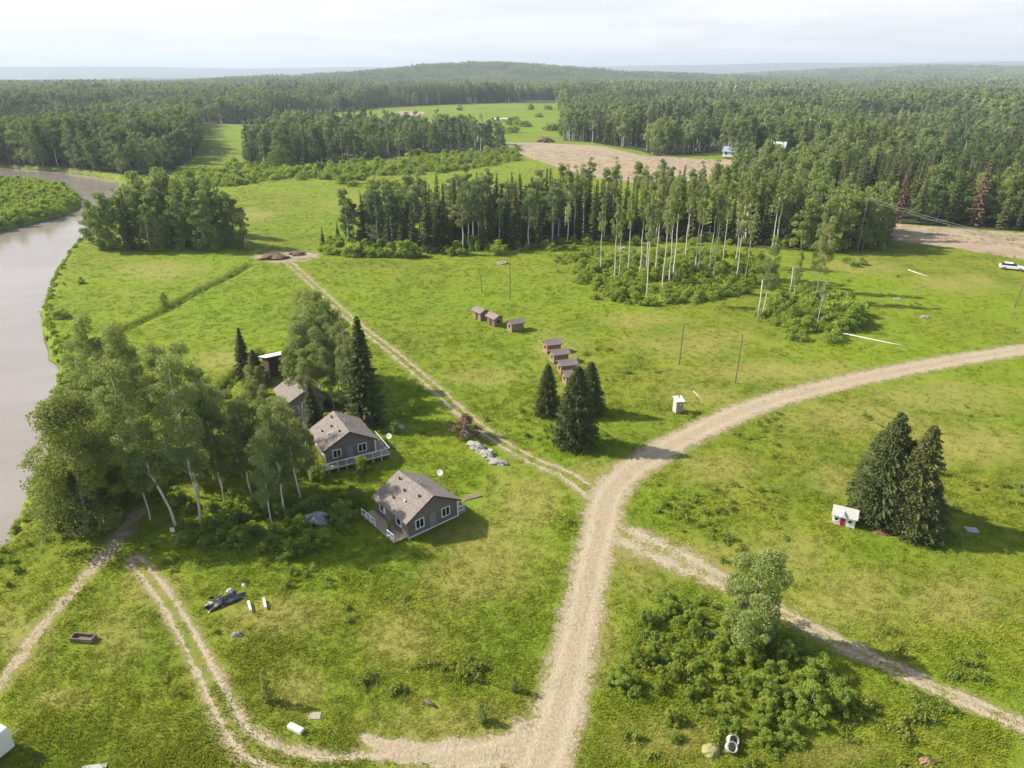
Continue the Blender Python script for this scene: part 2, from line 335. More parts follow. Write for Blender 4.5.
# ------------------------------------------------------------------ mesh helpers
def mesh_np(name, V, Fq, mats, attrs=None, mi=None, smooth=False, uv=None):
    V = np.asarray(V, np.float32); Fq = np.asarray(Fq, np.int32)
    me = bpy.data.meshes.new(name); nv, (nf, k) = len(V), Fq.shape
    me.vertices.add(nv); me.vertices.foreach_set('co', V.ravel())
    me.loops.add(nf * k); me.loops.foreach_set('vertex_index', Fq.ravel())
    me.polygons.add(nf); me.polygons.foreach_set('loop_start', np.arange(nf, dtype=np.int32) * k)
    for m in (mats if isinstance(mats, (list, tuple)) else [mats]): me.materials.append(m)
    if mi is not None: me.polygons.foreach_set('material_index', np.asarray(mi, np.int32))
    me.polygons.foreach_set('use_smooth', np.full(nf, smooth))
    for a, v in (attrs or {}).items():
        at = me.attributes.new(a, 'FLOAT', 'POINT'); at.data.foreach_set('value', np.asarray(v, np.float32))
    me.update(calc_edges=True); me.validate(); return me
class MB:
    """collects shapes for ONE mesh part"""
    def __init__(s): s.v = []; s.f = []; s.uv = None
    def add(s, V, Fs):
        o = len(s.v); s.v += [tuple(p) for p in V]; s.f += [tuple(i + o for i in f) for f in Fs]; return s
    def box(s, x0, x1, y0, y1, z0, z1):
        return s.add([(x0, y0, z0), (x1, y0, z0), (x1, y1, z0), (x0, y1, z0), (x0, y0, z1), (x1, y0, z1), (x1, y1, z1), (x0, y1, z1)],
                     [(3, 2, 1, 0), (4, 5, 6, 7), (0, 1, 5, 4), (1, 2, 6, 5), (2, 3, 7, 6), (3, 0, 4, 7)])
    def prism(s, prof, y0, y1):
        """profile in xz extruded along y"""
        n = len(prof)
        return s.add([(x, y0, z) for x, z in prof] + [(x, y1, z) for x, z in prof], [tuple(range(n - 1, -1, -1)), tuple(range(n, 2 * n))] + [((i + 1) % n, i, i + n, (i + 1) % n + n)[::-1] for i in range(n)])
    def tube(s, pts, rad, n=8, cap=True):
        pts = np.asarray(pts, float); rad = np.broadcast_to(np.asarray(rad, float), (len(pts),)); V = []; Fs = []
        for i, p in enumerate(pts):
            t = pts[min(i + 1, len(pts) - 1)] - pts[max(i - 1, 0)]; t = t / (np.linalg.norm(t) + 1e-9)
            a = np.cross(t, (0, 0, 1) if abs(t[2]) < .9 else (1, 0, 0)); a /= np.linalg.norm(a); b = np.cross(t, a)
            V += [tuple(p + rad[i] * (cos(2 * pi * k / n) * a + sin(2 * pi * k / n) * b)) for k in range(n)]
        for i in range(len(pts) - 1):
            for k in range(n): Fs.append((i * n + k, i * n + (k + 1) % n, (i + 1) * n + (k + 1) % n, (i + 1) * n + k))
        if cap: Fs += [tuple(range(n))[::-1], tuple(range((len(pts) - 1) * n, len(pts) * n))]
        return s.add(V, Fs)
    def lathe(s, prof, n=20, c=(0, 0, 0)):
        V = [(c[0] + r * cos(2 * pi * k / n), c[1] + r * sin(2 * pi * k / n), c[2] + z) for r, z in prof for k in range(n)]
        return s.add(V, [(i * n + k, i * n + (k + 1) % n, (i + 1) * n + (k + 1) % n, (i + 1) * n + k) for i in range(len(prof) - 1) for k in range(n)])
    def build(s, name, m, parent=None, bevel=0., smooth=False, uv=False):
        me = bpy.data.meshes.new(name); me.from_pydata(s.v, [], s.f); me.materials.append(m)
        if smooth: me.polygons.foreach_set('use_smooth', [True] * len(me.polygons))
        if uv:
            l = me.uv_layers.new(name='UVMap')
            for p in me.polygons:
                nrm = p.normal; t = np.cross(nrm, (0, 0, 1)); t = t / (np.linalg.norm(t) + 1e-9) if np.linalg.norm(t) > 1e-3 else np.array((1., 0, 0)); b = np.cross(nrm, t)
                for li in p.loop_indices:
                    co = np.array(me.vertices[me.loops[li].vertex_index].co); l.data[li].uv = (float(co @ t), float(co @ b))
        me.update(); o = bpy.data.objects.new(name, me); COL.objects.link(o)
        if bevel:
            bv = o.modifiers.new('bevel', 'BEVEL'); bv.width = bevel; bv.segments = 2; bv.limit_method = 'ANGLE'
        if parent is not None: o.parent = parent
        return o
def lump(name, m, L, W, Hh, parent=None, seed=0, rough=.35, n=24, rings=9):
    """irregular heap on the ground: a noisy low dome"""
    r = np.random.default_rng(seed); V = []; Fs = []
    for i in range(rings):
        t = i / (rings - 1); a0 = r.random() * .2
        for k in range(n):
            a = 2 * pi * k / n; f = 1 + rough * (vnoise(np.array(3 * cos(a) + seed * 7 + 40), np.array(3 * sin(a) + t * 4 + 40), 1.) - .5) * 2
            rr = sin(pi / 2 * (1 - t)) ** .8 if t < 1 else 0
            zz = Hh * sin(pi / 2 * t) * (1 + rough * .9 * (vnoise(np.array(2.5 * cos(a) * rr + seed + 20), np.array(2.5 * sin(a) * rr + 30), .6) - .5))
            V.append((L / 2 * rr * f * cos(a), W / 2 * rr * f * sin(a), zz - .04))
    for i in range(rings - 1):
        for k in range(n): Fs.append((i * n + k, i * n + (k + 1) % n, (i + 1) * n + (k + 1) % n, (i + 1) * n + k))
    return MB().add(V, Fs).build(name, m, parent)
def tag(o, label, cat, group=None, kind=None):
    o['label'] = label; o['category'] = cat
    if group: o['group'] = group
    if kind: o['kind'] = kind
    return o
def thing(name, label, cat, loc=(0, 0, 0), rz=0., group=None):
    o = bpy.data.objects.new(name, None); COL.objects.link(o); o.location = loc; o.rotation_euler = (0, 0, rz); o.empty_display_size = .2
    return tag(o, label, cat, group)
def dup(root, loc, rz, scale=None, label=None, group=None):
    r = root.copy(); COL.objects.link(r); r.location = loc; r.rotation_euler = (0, 0, rz)
    if scale: r.scale = scale
    if label: r['label'] = label
    if group: r['group'] = group
    for ch in list(root.children):
        c = ch.copy(); COL.objects.link(c); c.parent = r
        for g in ch.children:
            d = g.copy(); COL.objects.link(d); d.parent = c
    return r
EXCL = []
def place(o, px, py, rz=0., dz=0.):
    x, y = G(px, py)
    rad = max((math.hypot(*v.co[:2]) for v in o.data.vertices), default=.5) * .75 if o.type == 'MESH' else .8
    if rad < 6: EXCL.append((x, y, max(rad, .35))); EXCL.append((x * .985, y * .985, max(rad * .8, .35)))
    o.location = (x, y, tz(x, y) + dz); o.rotation_euler = (0, 0, rz); return o

# ------------------------------------------------------------------ ground sheet (polar grid) and the roads, fields and water lying in it
fa = np.arange(-47, 47.01, .2); ca = np.concatenate([np.arange(-180, -47, 4.), fa, np.arange(51, 180, 4.)])
A = np.radians(ca); rr = 11 * np.exp(np.arange(0, math.log(15000 / 11), .0046)); rr = np.append(rr, 15000.)
NA, NR = len(A), len(rr)
AA, RR = np.meshgrid(A, rr)
gx, gy = (RR * np.sin(AA)).ravel(), (RR * np.cos(AA)).ravel()
gz = terrain(gx, gy)
gpx, gpy = PX(gx, gy); front = gy > 5
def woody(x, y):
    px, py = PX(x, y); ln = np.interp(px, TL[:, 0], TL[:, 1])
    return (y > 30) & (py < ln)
def site_attrs(x, y):
    px, py = PX(x, y); fr = (y > 5)
    dry = np.zeros(x.shape); lush = np.zeros(x.shape)
    for (a, b, c, d) in DRY: dry = np.maximum(dry, np.exp(-((px - a) / c) ** 2 - ((py - b) / d) ** 2))
    for (a, b, c, d) in LUSH: lush = np.maximum(lush, np.exp(-((px - a) / c) ** 2 - ((py - b) / d) ** 2))
    return dry * fr, lush * fr
def road_wear(x, y):
    wear = np.zeros(x.shape); rut = np.zeros(x.shape); which = np.full(x.shape, -1); near = np.hypot(x, y) < 420
    xs, ys = x[near], y[near]; w = np.zeros(xs.shape); ru = np.zeros(xs.shape); wh = np.full(xs.shape, -1)
    for i, (k, (P, wl, two)) in enumerate(ROADG.items()):
        d, hw = seg_dist(xs, ys, P, wl)
        f = 1.0 - np.clip((d - hw * .34) / (hw * 1.15), 0, 1)
        if two == 1: f = np.where(d < hw * .40, f * (.22 + .5 * (d / (hw * .40))), f) * (.76 if k != 'loop_track' else .82)
        if two == 2: f = f * np.where(d < hw * .4, .62 + .38 * d / (hw * .4), 1.)
        f = f * {'river_path': .62, 'field_track': .72}.get(k, 1.0)
        ru = np.where(wh >= 0, ru, np.exp(-((d / np.maximum(hw, .1) - .46) / .2) ** 2)); wh = np.where((d < hw * 1.12) & (wh < 0), i, wh); w = np.maximum(w, f)
    wear[near] = w; which[near] = wh; rut[near] = ru
    return wear, which, rut
dry, lush = site_attrs(gx, gy); wear, which, rut = road_wear(gx, gy)
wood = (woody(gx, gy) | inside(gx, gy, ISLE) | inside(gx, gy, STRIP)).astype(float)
bare = np.zeros(gx.shape); bwhich = np.full(gx.shape, -1)
for i, (k, P) in enumerate(BARE.items()):
    d, _ = seg_dist(gx, gy, np.vstack([P, P[:1]])); ins = inside(gx, gy, P); sc = 4.0 if k != 'sandy_clearing' else 10.
    bare = np.maximum(bare, np.clip(.5 + np.where(ins, d, -d) / sc, 0, 1)); bwhich = np.where(ins, i, bwhich)
mx, my = G(285, 256); bare = np.maximum(bare, .9 * np.exp(-((gx - mx) / 9) ** 2 - ((gy - my) / 7) ** 2))
mud = np.zeros(gx.shape); m = (np.hypot(gx, gy) < 900) & front & (gx < 20)
mud[m] = sstep(-1.7, -2.1, gz[m])
for D in DITCHES:
    mm = (np.hypot(gx, gy) < 260) & (gx < 0); d, _ = seg_dist(gx[mm], gy[mm], D); mud[mm] = np.maximum(mud[mm], 1.1 * np.exp(-(d / .75) ** 2))
wood = wood * (1 - np.clip(bare * 2, 0, 1)) * (gz > -.6)
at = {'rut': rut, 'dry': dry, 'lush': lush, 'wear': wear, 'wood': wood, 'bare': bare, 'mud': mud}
ii, jj = np.meshgrid(np.arange(NR - 1), np.arange(NA), indexing='ij')
q = np.stack([ii * NA + jj, ii * NA + (jj + 1) % NA, (ii + 1) * NA + (jj + 1) % NA, (ii + 1) * NA + jj], -1).reshape(-1, 4)[:, ::-1]
GV = np.stack([gx, gy, gz], 1)
def sheet(name, mask, dz=None, zfix=None, m=None):
    f = q[mask]; used, inv = np.unique(f, return_inverse=True); V = GV[used].copy()
    if zfix is not None: V[:, 2] = zfix
    else: V[:, 2] += dz
    o = bpy.data.objects.new(name, mesh_np(name, V, inv.reshape(-1, 4), m or MG, {k: v[used] for k, v in at.items()}, smooth=True)); COL.objects.link(o); o['kind'] = 'structure'; return o
o = bpy.data.objects.new('ground', mesh_np('ground', GV, q, MG, at, smooth=True)); COL.objects.link(o); o['kind'] = 'structure'
fw = which[q].max(1)
for i, k in enumerate(ROADG): sheet(k, fw == i, .012)
fb = bwhich[q].min(1)
for i, k in enumerate(BARE): sheet(k, (fb == i) & (fw < 0), .02)
inr = (gz[q].min(1) < WATER_Z + .25) & (np.hypot(gx, gy)[q].max(1) < 1000) & (inside(gx, gy, RIVER)[q].any(1) | (seg_dist(gx[q[:, 0]], gy[q[:, 0]], np.vstack([RIVER, RIVER[:1]]))[0] < 4))
sheet('river', inr, zfix=WATER_Z, m=M['water'])

# ------------------------------------------------------------------ plants: prototypes
def quads(C, Nn, s, asp=.62, r=rng):
    n = len(C); Nn = Nn / (np.linalg.norm(Nn, axis=1, keepdims=True) + 1e-9)
    t = r.normal(size=(n, 3)); t -= (t * Nn).sum(1, keepdims=True) * Nn; t /= np.linalg.norm(t, axis=1, keepdims=True) + 1e-9; b = np.cross(Nn, t)
    s = np.broadcast_to(np.asarray(s, float).reshape(-1, 1), (n, 1)); bend = Nn * s * .18
    V = np.stack([C - t * s - bend, C - b * s * asp, C + t * s - bend, C + b * s * asp], 1).reshape(-1, 3)
    return V, np.arange(4 * n).reshape(n, 4)
def tubes_np(lines, n=6):
    """list of (pts, radii) -> verts, quads"""
    mb = MB(); 
    for p, r in lines: mb.tube(p, r, n, cap=False)
    return np.array(mb.v), np.array(mb.f)
def broadleaf(seed, h, z0, rad, ncl, per, leaf, clr, prof, lean=.0, trunk_r=.16, limbs=14, tsides=7, lobes=.35, far=False):
    r = np.random.default_rng(seed)
    bendx, bendy = r.normal(0, lean, 2)
    axis = lambda z: np.array((bendx * (z / h) ** 1.5 * h + .12 * sin(z * .9 + seed), bendy * (z / h) ** 1.5 * h + .12 * cos(z * .7 + seed), z))
    cc = []
    while len(cc) < ncl:
        t = r.random(); pr = prof(t)
        if r.random() > pr + .12: continue
        a = r.random() * 2 * pi; lob = 1 + lobes * sin(2 * a + seed) * sin(5 * t + seed) ; d = rad * pr * lob * math.sqrt(.08 + .92 * r.random())
        p = axis(z0 * h + t * (1 - z0) * h * .97) + np.array((d * cos(a), d * sin(a), -.12 * d)); cc.append(p)
    cc = np.array(cc)
    sizes = clr * r.uniform(.6, 1.35, ncl); cnt = np.maximum(4, (per * (sizes / clr) ** 2).astype(int))
    idx = np.repeat(np.arange(ncl), cnt); off = r.normal(size=(len(idx), 3)); off *= (r.random((len(idx), 1)) ** .25) / (np.linalg.norm(off, axis=1, keepdims=True) + 1e-9)
    C = cc[idx] + off * sizes[idx][:, None] * np.array((1, 1, .75)); C[:, 2] = np.maximum(C[:, 2], .15)
    Nn = off * .6 + r.normal(size=off.shape) * .8 + np.array((0, 0, .45))
    if far: Nn = off * .7 + r.normal(size=off.shape) * .35 + .9 * (C - np.array((0, 0, h * .55))) / np.array((rad, rad, h * .35)) * .8
    crown = quads(C, Nn, leaf * r.uniform(.65, 1.3, len(C)), r=r)
    zs = np.linspace(-.2, h * .93, 9); lines = [([axis(max(z, 0)) + np.array((0, 0, min(z, 0))) for z in zs], [trunk_r * (1.15 if z < .5 else 1) * (1 - .86 * z / h) + .012 for z in zs])]
    for k in r.choice(ncl, min(limbs, ncl), replace=False):
        e = cc[k]; zb = max(.15 * h, e[2] - np.hypot(*(e[:2] - axis(e[2])[:2])) * 1.1 - .3); b = axis(min(zb, e[2])); mid = (b + e) / 2 + np.array((0, 0, -.1))
        lines.append(([b, mid, e], [trunk_r * .22, trunk_r * .15, .01]))
    return crown, tubes_np(lines, tsides)
P_ASP = lambda t: (sin(pi * min(1, max(0, t * .93 + .05)))) ** .6 * (1 - .35 * t)
P_POP = lambda t: (1 - t) ** .55 * (.55 + .45 * min(1, t * 6))
P_EGG = lambda t: max(.05, sin(pi * min(1, .12 + .88 * t) ** .75)) ** .6 if t < .98 else .05
P_SHR = lambda t: max(.05, 1 - t ** 1.8) ** .5
P_COL = lambda t: (1 - t) ** .4 * .9
def conifer(seed, h, rad, whorl, nb, tufts, z0=.05, power=.85, droop=.28, quad=.9):
    r = np.random.default_rng(seed); Vs = []; Fs = []; off = 0; lines = []; C = []; NN = []; SS = []
    z = z0 * h
    while z < h * .985:
        f = (z - z0 * h) / (h * (1 - z0)); L = rad * (1 - f) ** power * (.75 + .25 * min(1, f * 7)) + .07
        for k in range(nb):
            a = 2 * pi * (k + r.random() * .9) / nb + z; l = L * r.uniform(.55, 1.2); d = np.array((cos(a), sin(a), 0)); pz = z + r.normal(0, whorl * .3)
            segs = 3 if l > .8 else 2; pts = [np.array((0, 0, pz)) + d * l * s - np.array((0, 0, l * droop * (s ** 1.3) - .10 * l * (s ** 4))) for s in np.linspace(0.05, 1, segs + 1)]
            side = np.array((-sin(a), cos(a), 0))
            for i in range(segs):
                w0 = .30 * l * (1 - .55 * i / segs) * quad; w1 = .30 * l * (1 - .55 * (i + 1) / segs) * quad if i < segs - 1 else .02
                q0, q1 = pts[i], pts[i + 1]; dz = np.array((0, 0, -.10 * l))
                Vs += [q0 - side * w0 + dz, q0 + side * w0 * .1, q1 + side * w1 * .1, q1 - side * w1 + dz, q0 + side * w0 + dz, q0 - side * w0 * .1, q1 - side * w1 * .1, q1 + side * w1 + dz]
                Fs += [(off, off + 1, off + 2, off + 3), (off + 4, off + 7, off + 6, off + 5)]; off += 8
            for t in range(int(tufts * (.4 + l / rad))):
                s = r.uniform(.3, 1.08); p = np.array((0, 0, pz)) + d * l * s - np.array((0, 0, l * droop * s ** 1.3)) + side * r.normal(0, .13) * l + np.array((0, 0, r.normal(0, .09)))
                C.append(p); NN.append(d * .5 + np.array((0, 0, .8)) + r.normal(size=3) * .45); SS.append(r.uniform(.10, .22) * (1 + .25 * rad) * (1.0 if tufts < 6 else .70 if tufts < 12 else .36))
        z += whorl * r.uniform(.8, 1.2) * (1 - .35 * f)
    Vs = np.array(Vs); Fs = np.array(Fs)
    if C:
        v2, f2 = quads(np.array(C), np.array(NN), np.array(SS), .5, r); Fs = np.vstack([Fs, f2 + len(Vs)]); Vs = np.vstack([Vs, v2])
    tr = tubes_np([([(0, 0, -.2), (0, 0, h * .5), (0, 0, h * .99)], [.018 * h * .7, .011 * h * .7, .01])], 6)
    return (Vs, Fs), tr

def proto_things(prefix, variants, lm, bm):
    """(crown mesh, trunk mesh, height) for each variant"""
    out = []
    for (cv, cf), (tv, tf), h in variants: out.append((mesh_np('crown', cv, cf, LEAF[lm]), mesh_np('trunk', tv, tf, BARK[bm], smooth=True), h))
    return out
def variants(fn, hs): return [(*fn(i, h), h) for i, h in enumerate(hs)]
HI = {
 'aspen': proto_things('aspen', variants(lambda i, h: broadleaf(10 + i, h, .30, 2.3, 66, 170, .105, .72, P_ASP, .025, .115, 22), (16, 15, 17, 16)), 'aspen', 'aspen'),
 'poplar': proto_things('poplar', variants(lambda i, h: broadleaf(30 + i, h, .05, 3.5, 150, 150, .105, .80, P_EGG, .004, .17, 16, 7, .15), (13, 14)), 'poplar', 'poplar'),
 'spruce': proto_things('spruce', variants(lambda i, h: conifer(50 + i, h, 2.1 + .15 * i, .30, 10, 8, quad=.8), (13, 13, 12)), 'spruce', 'spruce'),
 'bigspruce': proto_things('spruce', variants(lambda i, h: conifer(55 + i, h, 2.7, .22, 14, 34, power=.6, quad=.42), (10,)), 'spruce', 'spruce'),
 'pale': proto_things('pale', variants(lambda i, h: broadleaf(60 + i, h, .05, 1.9, 95, 210, .072, .48, P_EGG, .02, .11, 12), (7.5,)), 'pale', 'poplar'),
 'willow': proto_things('willow', variants(lambda i, h: broadleaf(70 + i, h, .02, 1.45, 60, 78, .075, .27, P_SHR, .02, .04, 12), (2.6, 2.3, 2.9)), 'willow', 'poplar'),
 'bare': proto_things('bare', variants(lambda i, h: broadleaf(80 + i, h, .42, 1.7, 46, 20, .13, .75, P_ASP, .04, .15, 40), (15, 16)), 'grey', 'aspen'),
}
MID = {
 'aspen': proto_things('aspen', variants(lambda i, h: broadleaf(110 + i, h, .36, 2.5, 36, 60, .24, .85, P_ASP, .02, .2, 12, 6), (18, 17, 19, 18)), 'far_aspen', 'aspen'),
 'tall': proto_things('tall', variants(lambda i, h: broadleaf(120 + i, h, .57, 1.9, 34, 56, .21, .74, P_ASP, .02, .2, 16, 6), (22, 21, 22, 21)), 'aspen', 'aspen'),
 'poplar': proto_things('poplar', variants(lambda i, h: broadleaf(130 + i, h, .08, 3.2, 70, 64, .24, .95, P_EGG, .02, .22, 8, 6), (16, 15, 17)), 'far_poplar', 'poplar'),
 'spruce': proto_things('spruce', variants(lambda i, h: conifer(150 + i, h, 2.0 + .2 * i, .62, 8, 2, quad=1.1), (18, 17, 18)), 'spruce', 'spruce'),
 'red': proto_things('red', variants(lambda i, h: conifer(160 + i, h, 2.0, .62, 8, 2), (18,)), 'red', 'spruce'),
 'willow': proto_things('willow', variants(lambda i, h: broadleaf(170 + i, h, .02, 1.9, 26, 50, .20, .60, P_SHR, .02, .05, 4, 5), (2.8, 2.4)), 'willow', 'poplar'),
 'bare': proto_things('bare', variants(lambda i, h: broadleaf(180 + i, h, .45, 1.7, 34, 12, .22, .8, P_ASP, .03, .17, 30, 6), (18,)), 'grey', 'grey'),
}
def merged(crown, trunk, lm, bm):
    V = np.vstack([crown[0], trunk[0]]); Fq = np.vstack([crown[1], trunk[1] + len(crown[0])]); mi = np.r_[np.zeros(len(crown[1])), np.ones(len(trunk[1]))]
    return V, Fq, mi
PROTO_COL = {}
def proto_objs(key, items):
    c = bpy.data.collections.new(key); obs = []
    for i, (V, Fq, mi, mats) in enumerate(items):
        o = bpy.data.objects.new(f'{key}_{i:02d}', mesh_np(key, V, Fq, mats, mi=mi)); c.objects.link(o); obs.append(o)
    PROTO_COL[key] = c; return c
def merged_protos(key, fn, hs, lm, bm):
    its = []
    for i, h in enumerate(hs):
        cr, tr = fn(i, h); its.append((*merged(cr, tr, lm, bm), [LEAF[lm], BARK[bm]]))
    proto_objs(key, its)
merged_protos('f_aspen', lambda i, h: broadleaf(210 + i, h, .34, 3.0, 24, 26, .46, 1.15, P_ASP, .02, .2, 0, 4, .35, True), (18, 17, 19, 18), 'far_aspen', 'aspen')
merged_protos('f_poplar', lambda i, h: broadleaf(220 + i, h, .12, 3.3, 30, 30, .46, 1.25, P_EGG, .02, .2, 0, 4, .3, True), (17, 16, 17), 'far_poplar', 'poplar')
merged_protos('f_spruce', lambda i, h: conifer(230 + i, h, 2.1, 1.15, 7, 0, quad=1.3), (18, 17, 19), 'spruce', 'spruce')
merged_protos('u_willow', lambda i, h: broadleaf(240 + i, h, .02, 1.35, 24, 56, .125, .46, P_SHR, .02, .04, 4, 4), (1.9, 1.6, 2.2), 'willow', 'poplar')
merged_protos('u_weed', lambda i, h: broadleaf(250 + i, h, .02, .42, 8, 9, .10, .20, P_SHR, .02, .01, 0, 4), (.6, .5, .7), 'weed', 'poplar')
def patch(seed, kinds):
    r = np.random.default_rng(seed); V = []; Fq = []; mi = []; off = 0
    for k in range(9):
        kind = kinds[k % len(kinds)]; h = r.uniform(14, 20)
        cr, tr = broadleaf(seed * 31 + k, h, .3, 2.7, 9, 7, 1.15, 1.4, P_ASP, .02, .2, 0, 3, .35, True) if kind == 'a' else conifer(seed * 31 + k, h, 2.0, 2.4, 5, 0, quad=1.5)
        v, f, m_ = merged(cr, tr, 0, 0); p = np.array(((k % 3 - 1) * 6 + r.normal(0, 1.3), (k // 3 - 1) * 6 + r.normal(0, 1.3), 0))
        V.append(v + p); Fq.append(f + off); mi.append(np.where(m_ > 0, 2, 0 if kind == 'a' else 1)); off += len(v)
    return np.vstack(V), np.vstack(Fq), np.concatenate(mi), [LEAF['far_aspen'], LEAF['spruce'], BARK['aspen']]
proto_objs('f_patch', [patch(301, 'aas'), patch(302, 'asas'), patch(303, 'ssa'), patch(304, 'aaaas')])
def tuft(seed, n, h, spread):
    r = np.random.default_rng(seed); V = []; Fq = []
    for k in range(n):
        a = r.random() * 2 * pi; b = r.normal(0, spread, 2); d = np.array((cos(a), sin(a), 0)); hh = h * r.uniform(.6, 1.2); w = .022 + .015 * r.random(); s = np.array((-sin(a), cos(a), 0)) * w
        p0 = np.array((b[0], b[1], -.02)); p1 = p0 + d * hh * .25 + np.array((0, 0, hh * .7)); p2 = p0 + d * hh * .7 + np.array((0, 0, hh)); o = len(V)
        V += [p0 - s, p0 + s, p1 + s * .8, p1 - s * .8, p2 + s * .15, p2 - s * .15]; Fq += [(o, o + 1, o + 2, o + 3), (o + 3, o + 2, o + 4, o + 5)]
    return np.array(V), np.array(Fq), None, [MT]
proto_objs('u_tuft', [tuft(i, 20, .19, .30) for i in range(4)])

def scatter(name, pts, scale, rot, idx, key, extra=None, label=None, cat=None):
    pts = np.asarray(pts, np.float32); n = len(pts)
    me = bpy.data.meshes.new(name); me.vertices.add(n); me.vertices.foreach_set('co', pts.ravel())
    for a, v in dict(sc=scale, rot=rot, **(extra or {})).items():
        t = me.attributes.new(a, 'FLOAT', 'POINT'); t.data.foreach_set('value', np.asarray(v, np.float32))
    t = me.attributes.new('idx', 'INT', 'POINT'); t.data.foreach_set('value', np.asarray(idx, np.int32))
    o = bpy.data.objects.new(name, me); COL.objects.link(o); o['kind'] = 'stuff'
    if label: o['label'] = label; o['category'] = cat
    ng = bpy.data.node_groups.new(name, 'GeometryNodeTree'); ng.interface.new_socket('Geometry', in_out='INPUT', socket_type='NodeSocketGeometry'); ng.interface.new_socket('Geometry', in_out='OUTPUT', socket_type='NodeSocketGeometry')
    A_ = ng.nodes.new; L = ng.links.new; gi, go = A_('NodeGroupInput'), A_('NodeGroupOutput')
    ci = A_('GeometryNodeCollectionInfo'); ci.inputs['Collection'].default_value = PROTO_COL[key]; ci.inputs['Separate Children'].default_value = True; ci.inputs['Reset Children'].default_value = True
    ip = A_('GeometryNodeInstanceOnPoints'); ip.inputs['Pick Instance'].default_value = True
    def na(nm, ty): k = A_('GeometryNodeInputNamedAttribute'); k.data_type = ty; k.inputs['Name'].default_value = nm; return k.outputs[0]
    cx = A_('ShaderNodeCombineXYZ'); L(na('rot', 'FLOAT'), cx.inputs[2])
    L(gi.outputs[0], ip.inputs['Points']); L(ci.outputs[0], ip.inputs['Instance']); L(na('idx', 'INT'), ip.inputs['Instance Index']); L(cx.outputs[0], ip.inputs['Rotation']); L(na('sc', 'FLOAT'), ip.inputs['Scale'])
    L(ip.outputs[0], go.inputs[0]); md = o.modifiers.new('scatter', 'NODES'); md.node_group = ng; return o

# ------------------------------------------------------------------ trees and shrubs one by one
COUNT = {}
def plant(kind, x, y, h, label, cat, group=None, rz=None, wide=1., name=None, hi=True, lean=None):
    pool = (HI if hi else MID).get(kind) or MID.get(kind) or HI[kind]
    k = COUNT.get((kind, hi), 0); COUNT[(kind, hi)] = k + 1
    cm, tm, ph = pool[(k * 7 + int(abs(x) * 3)) % len(pool)]
    e = bpy.data.objects.new(name or {'spruce': 'spruce_tree', 'bigspruce': 'spruce_tree', 'willow': 'willow_shrub', 'poplar': 'poplar_tree', 'pale': 'poplar_tree', 'red': 'dead_spruce', 'bare': 'bare_aspen'}.get(kind, 'aspen_tree'), None)
    COL.objects.link(e); s = h / ph; e.location = (x, y, tz(x, y) - .03); e.scale = (s * wide, s * wide, s); e.rotation_euler = (lean[0] if lean else 0, lean[1] if lean else 0, random.uniform(0, 6.28) if rz is None else rz); e.empty_display_size = .5
    tag(e, label, cat, group)
    for nm, me in (('trunk', tm), ('crown', cm)):
        o = bpy.data.objects.new(nm, me); COL.objects.link(o); o.parent = e
    return e
def plant_px(kind, px, by, ty, label, cat, group=None, **k):
    x, y = G(px, by); return plant(kind, x, y, max(.5, top_height(px, by, ty)), label, cat, group, **k)

g1 = 'aspens in the grove by the river'; L1 = 'tall leafy aspen in the dense grove between the river and the cabins'
for (px, by, ty) in [(202, 524, 352), (198, 498, 340), (222, 488, 366), (150, 478, 320), (122, 466, 312), (103, 452, 332), (136, 446, 326), (166, 456, 345), (186, 470, 358), (214, 458, 372),
                     (238, 466, 392), (92, 438, 356), (176, 434, 346), (206, 440, 364), (150, 520, 415), (128, 430, 335), (190, 448, 380), (225, 505, 420), (148, 440, 352)]:
    plant_px('aspen', px, by, ty, L1, 'tree', g1, wide=.84 + .25 * random.random())
plant_px('aspen', 176, 526, 352, 'leaning birch with forked white trunk at the mouth of the path', 'tree', lean=(0, -.16), rz=.3)
plant_px('poplar', 88, 529, 394, 'broad dense poplar leaning over the river bank by the dirt path', 'tree', wide=1.12, lean=(0, .05), rz=1.)
plant_px('poplar', 108, 492, 425, 'dark low poplar between the riverside poplar and the aspen grove', 'tree')
plant_px('poplar', 120, 470, 400, 'dark bushy poplar deep inside the riverside grove above the path mouth', 'tree')
g2 = 'thin aspens beside the grey cabins'; L2 = 'thin pale trunked aspen standing between the grove and the grey cabins'
for (px, by, ty) in [(262, 492, 388), (286, 516, 405), (300, 498, 392), (272, 528, 432), (298, 470, 408), (312, 486, 425), (252, 500, 400), (282, 488, 398)]: plant_px('aspen', px, by, ty, L2, 'tree', g2)
for (px, by, ty) in [(286, 462, 392), (308, 460, 398)]: plant_px('bare', px, by, ty, 'nearly leafless aspen with forked white stems beside the shingled cabin', 'tree', 'leafless aspens by the cabins', name='bare_aspen')
for (px, by, ty) in [(258, 420, 362), (266, 436, 384)]: plant_px('aspen', px, by, ty, 'aspen half hiding the brown roofed cabin from the lawn', 'tree', 'aspens before the brown roofed cabin', wide=.95)
for (px, by, ty) in [(262, 396, 366), (254, 396, 368)]: plant_px('poplar', px, by, ty, 'low leafy poplar in front of the white roofed shed', 'tree', 'low poplars before the white roofed shed', wide=.8)
for (px, by, ty) in [(72, 520, 452), (102, 512, 448), (60, 526, 470), (118, 505, 446), (90, 500, 440)]: plant_px('poplar', px, by, ty, 'low leafy poplar filling the foot of the riverside grove', 'tree', 'low poplars at the foot of the grove', wide=1.0)
g3 = 'aspens behind the cabins'; L3 = 'leafy grey green aspen in the clump behind the far grey cabin'
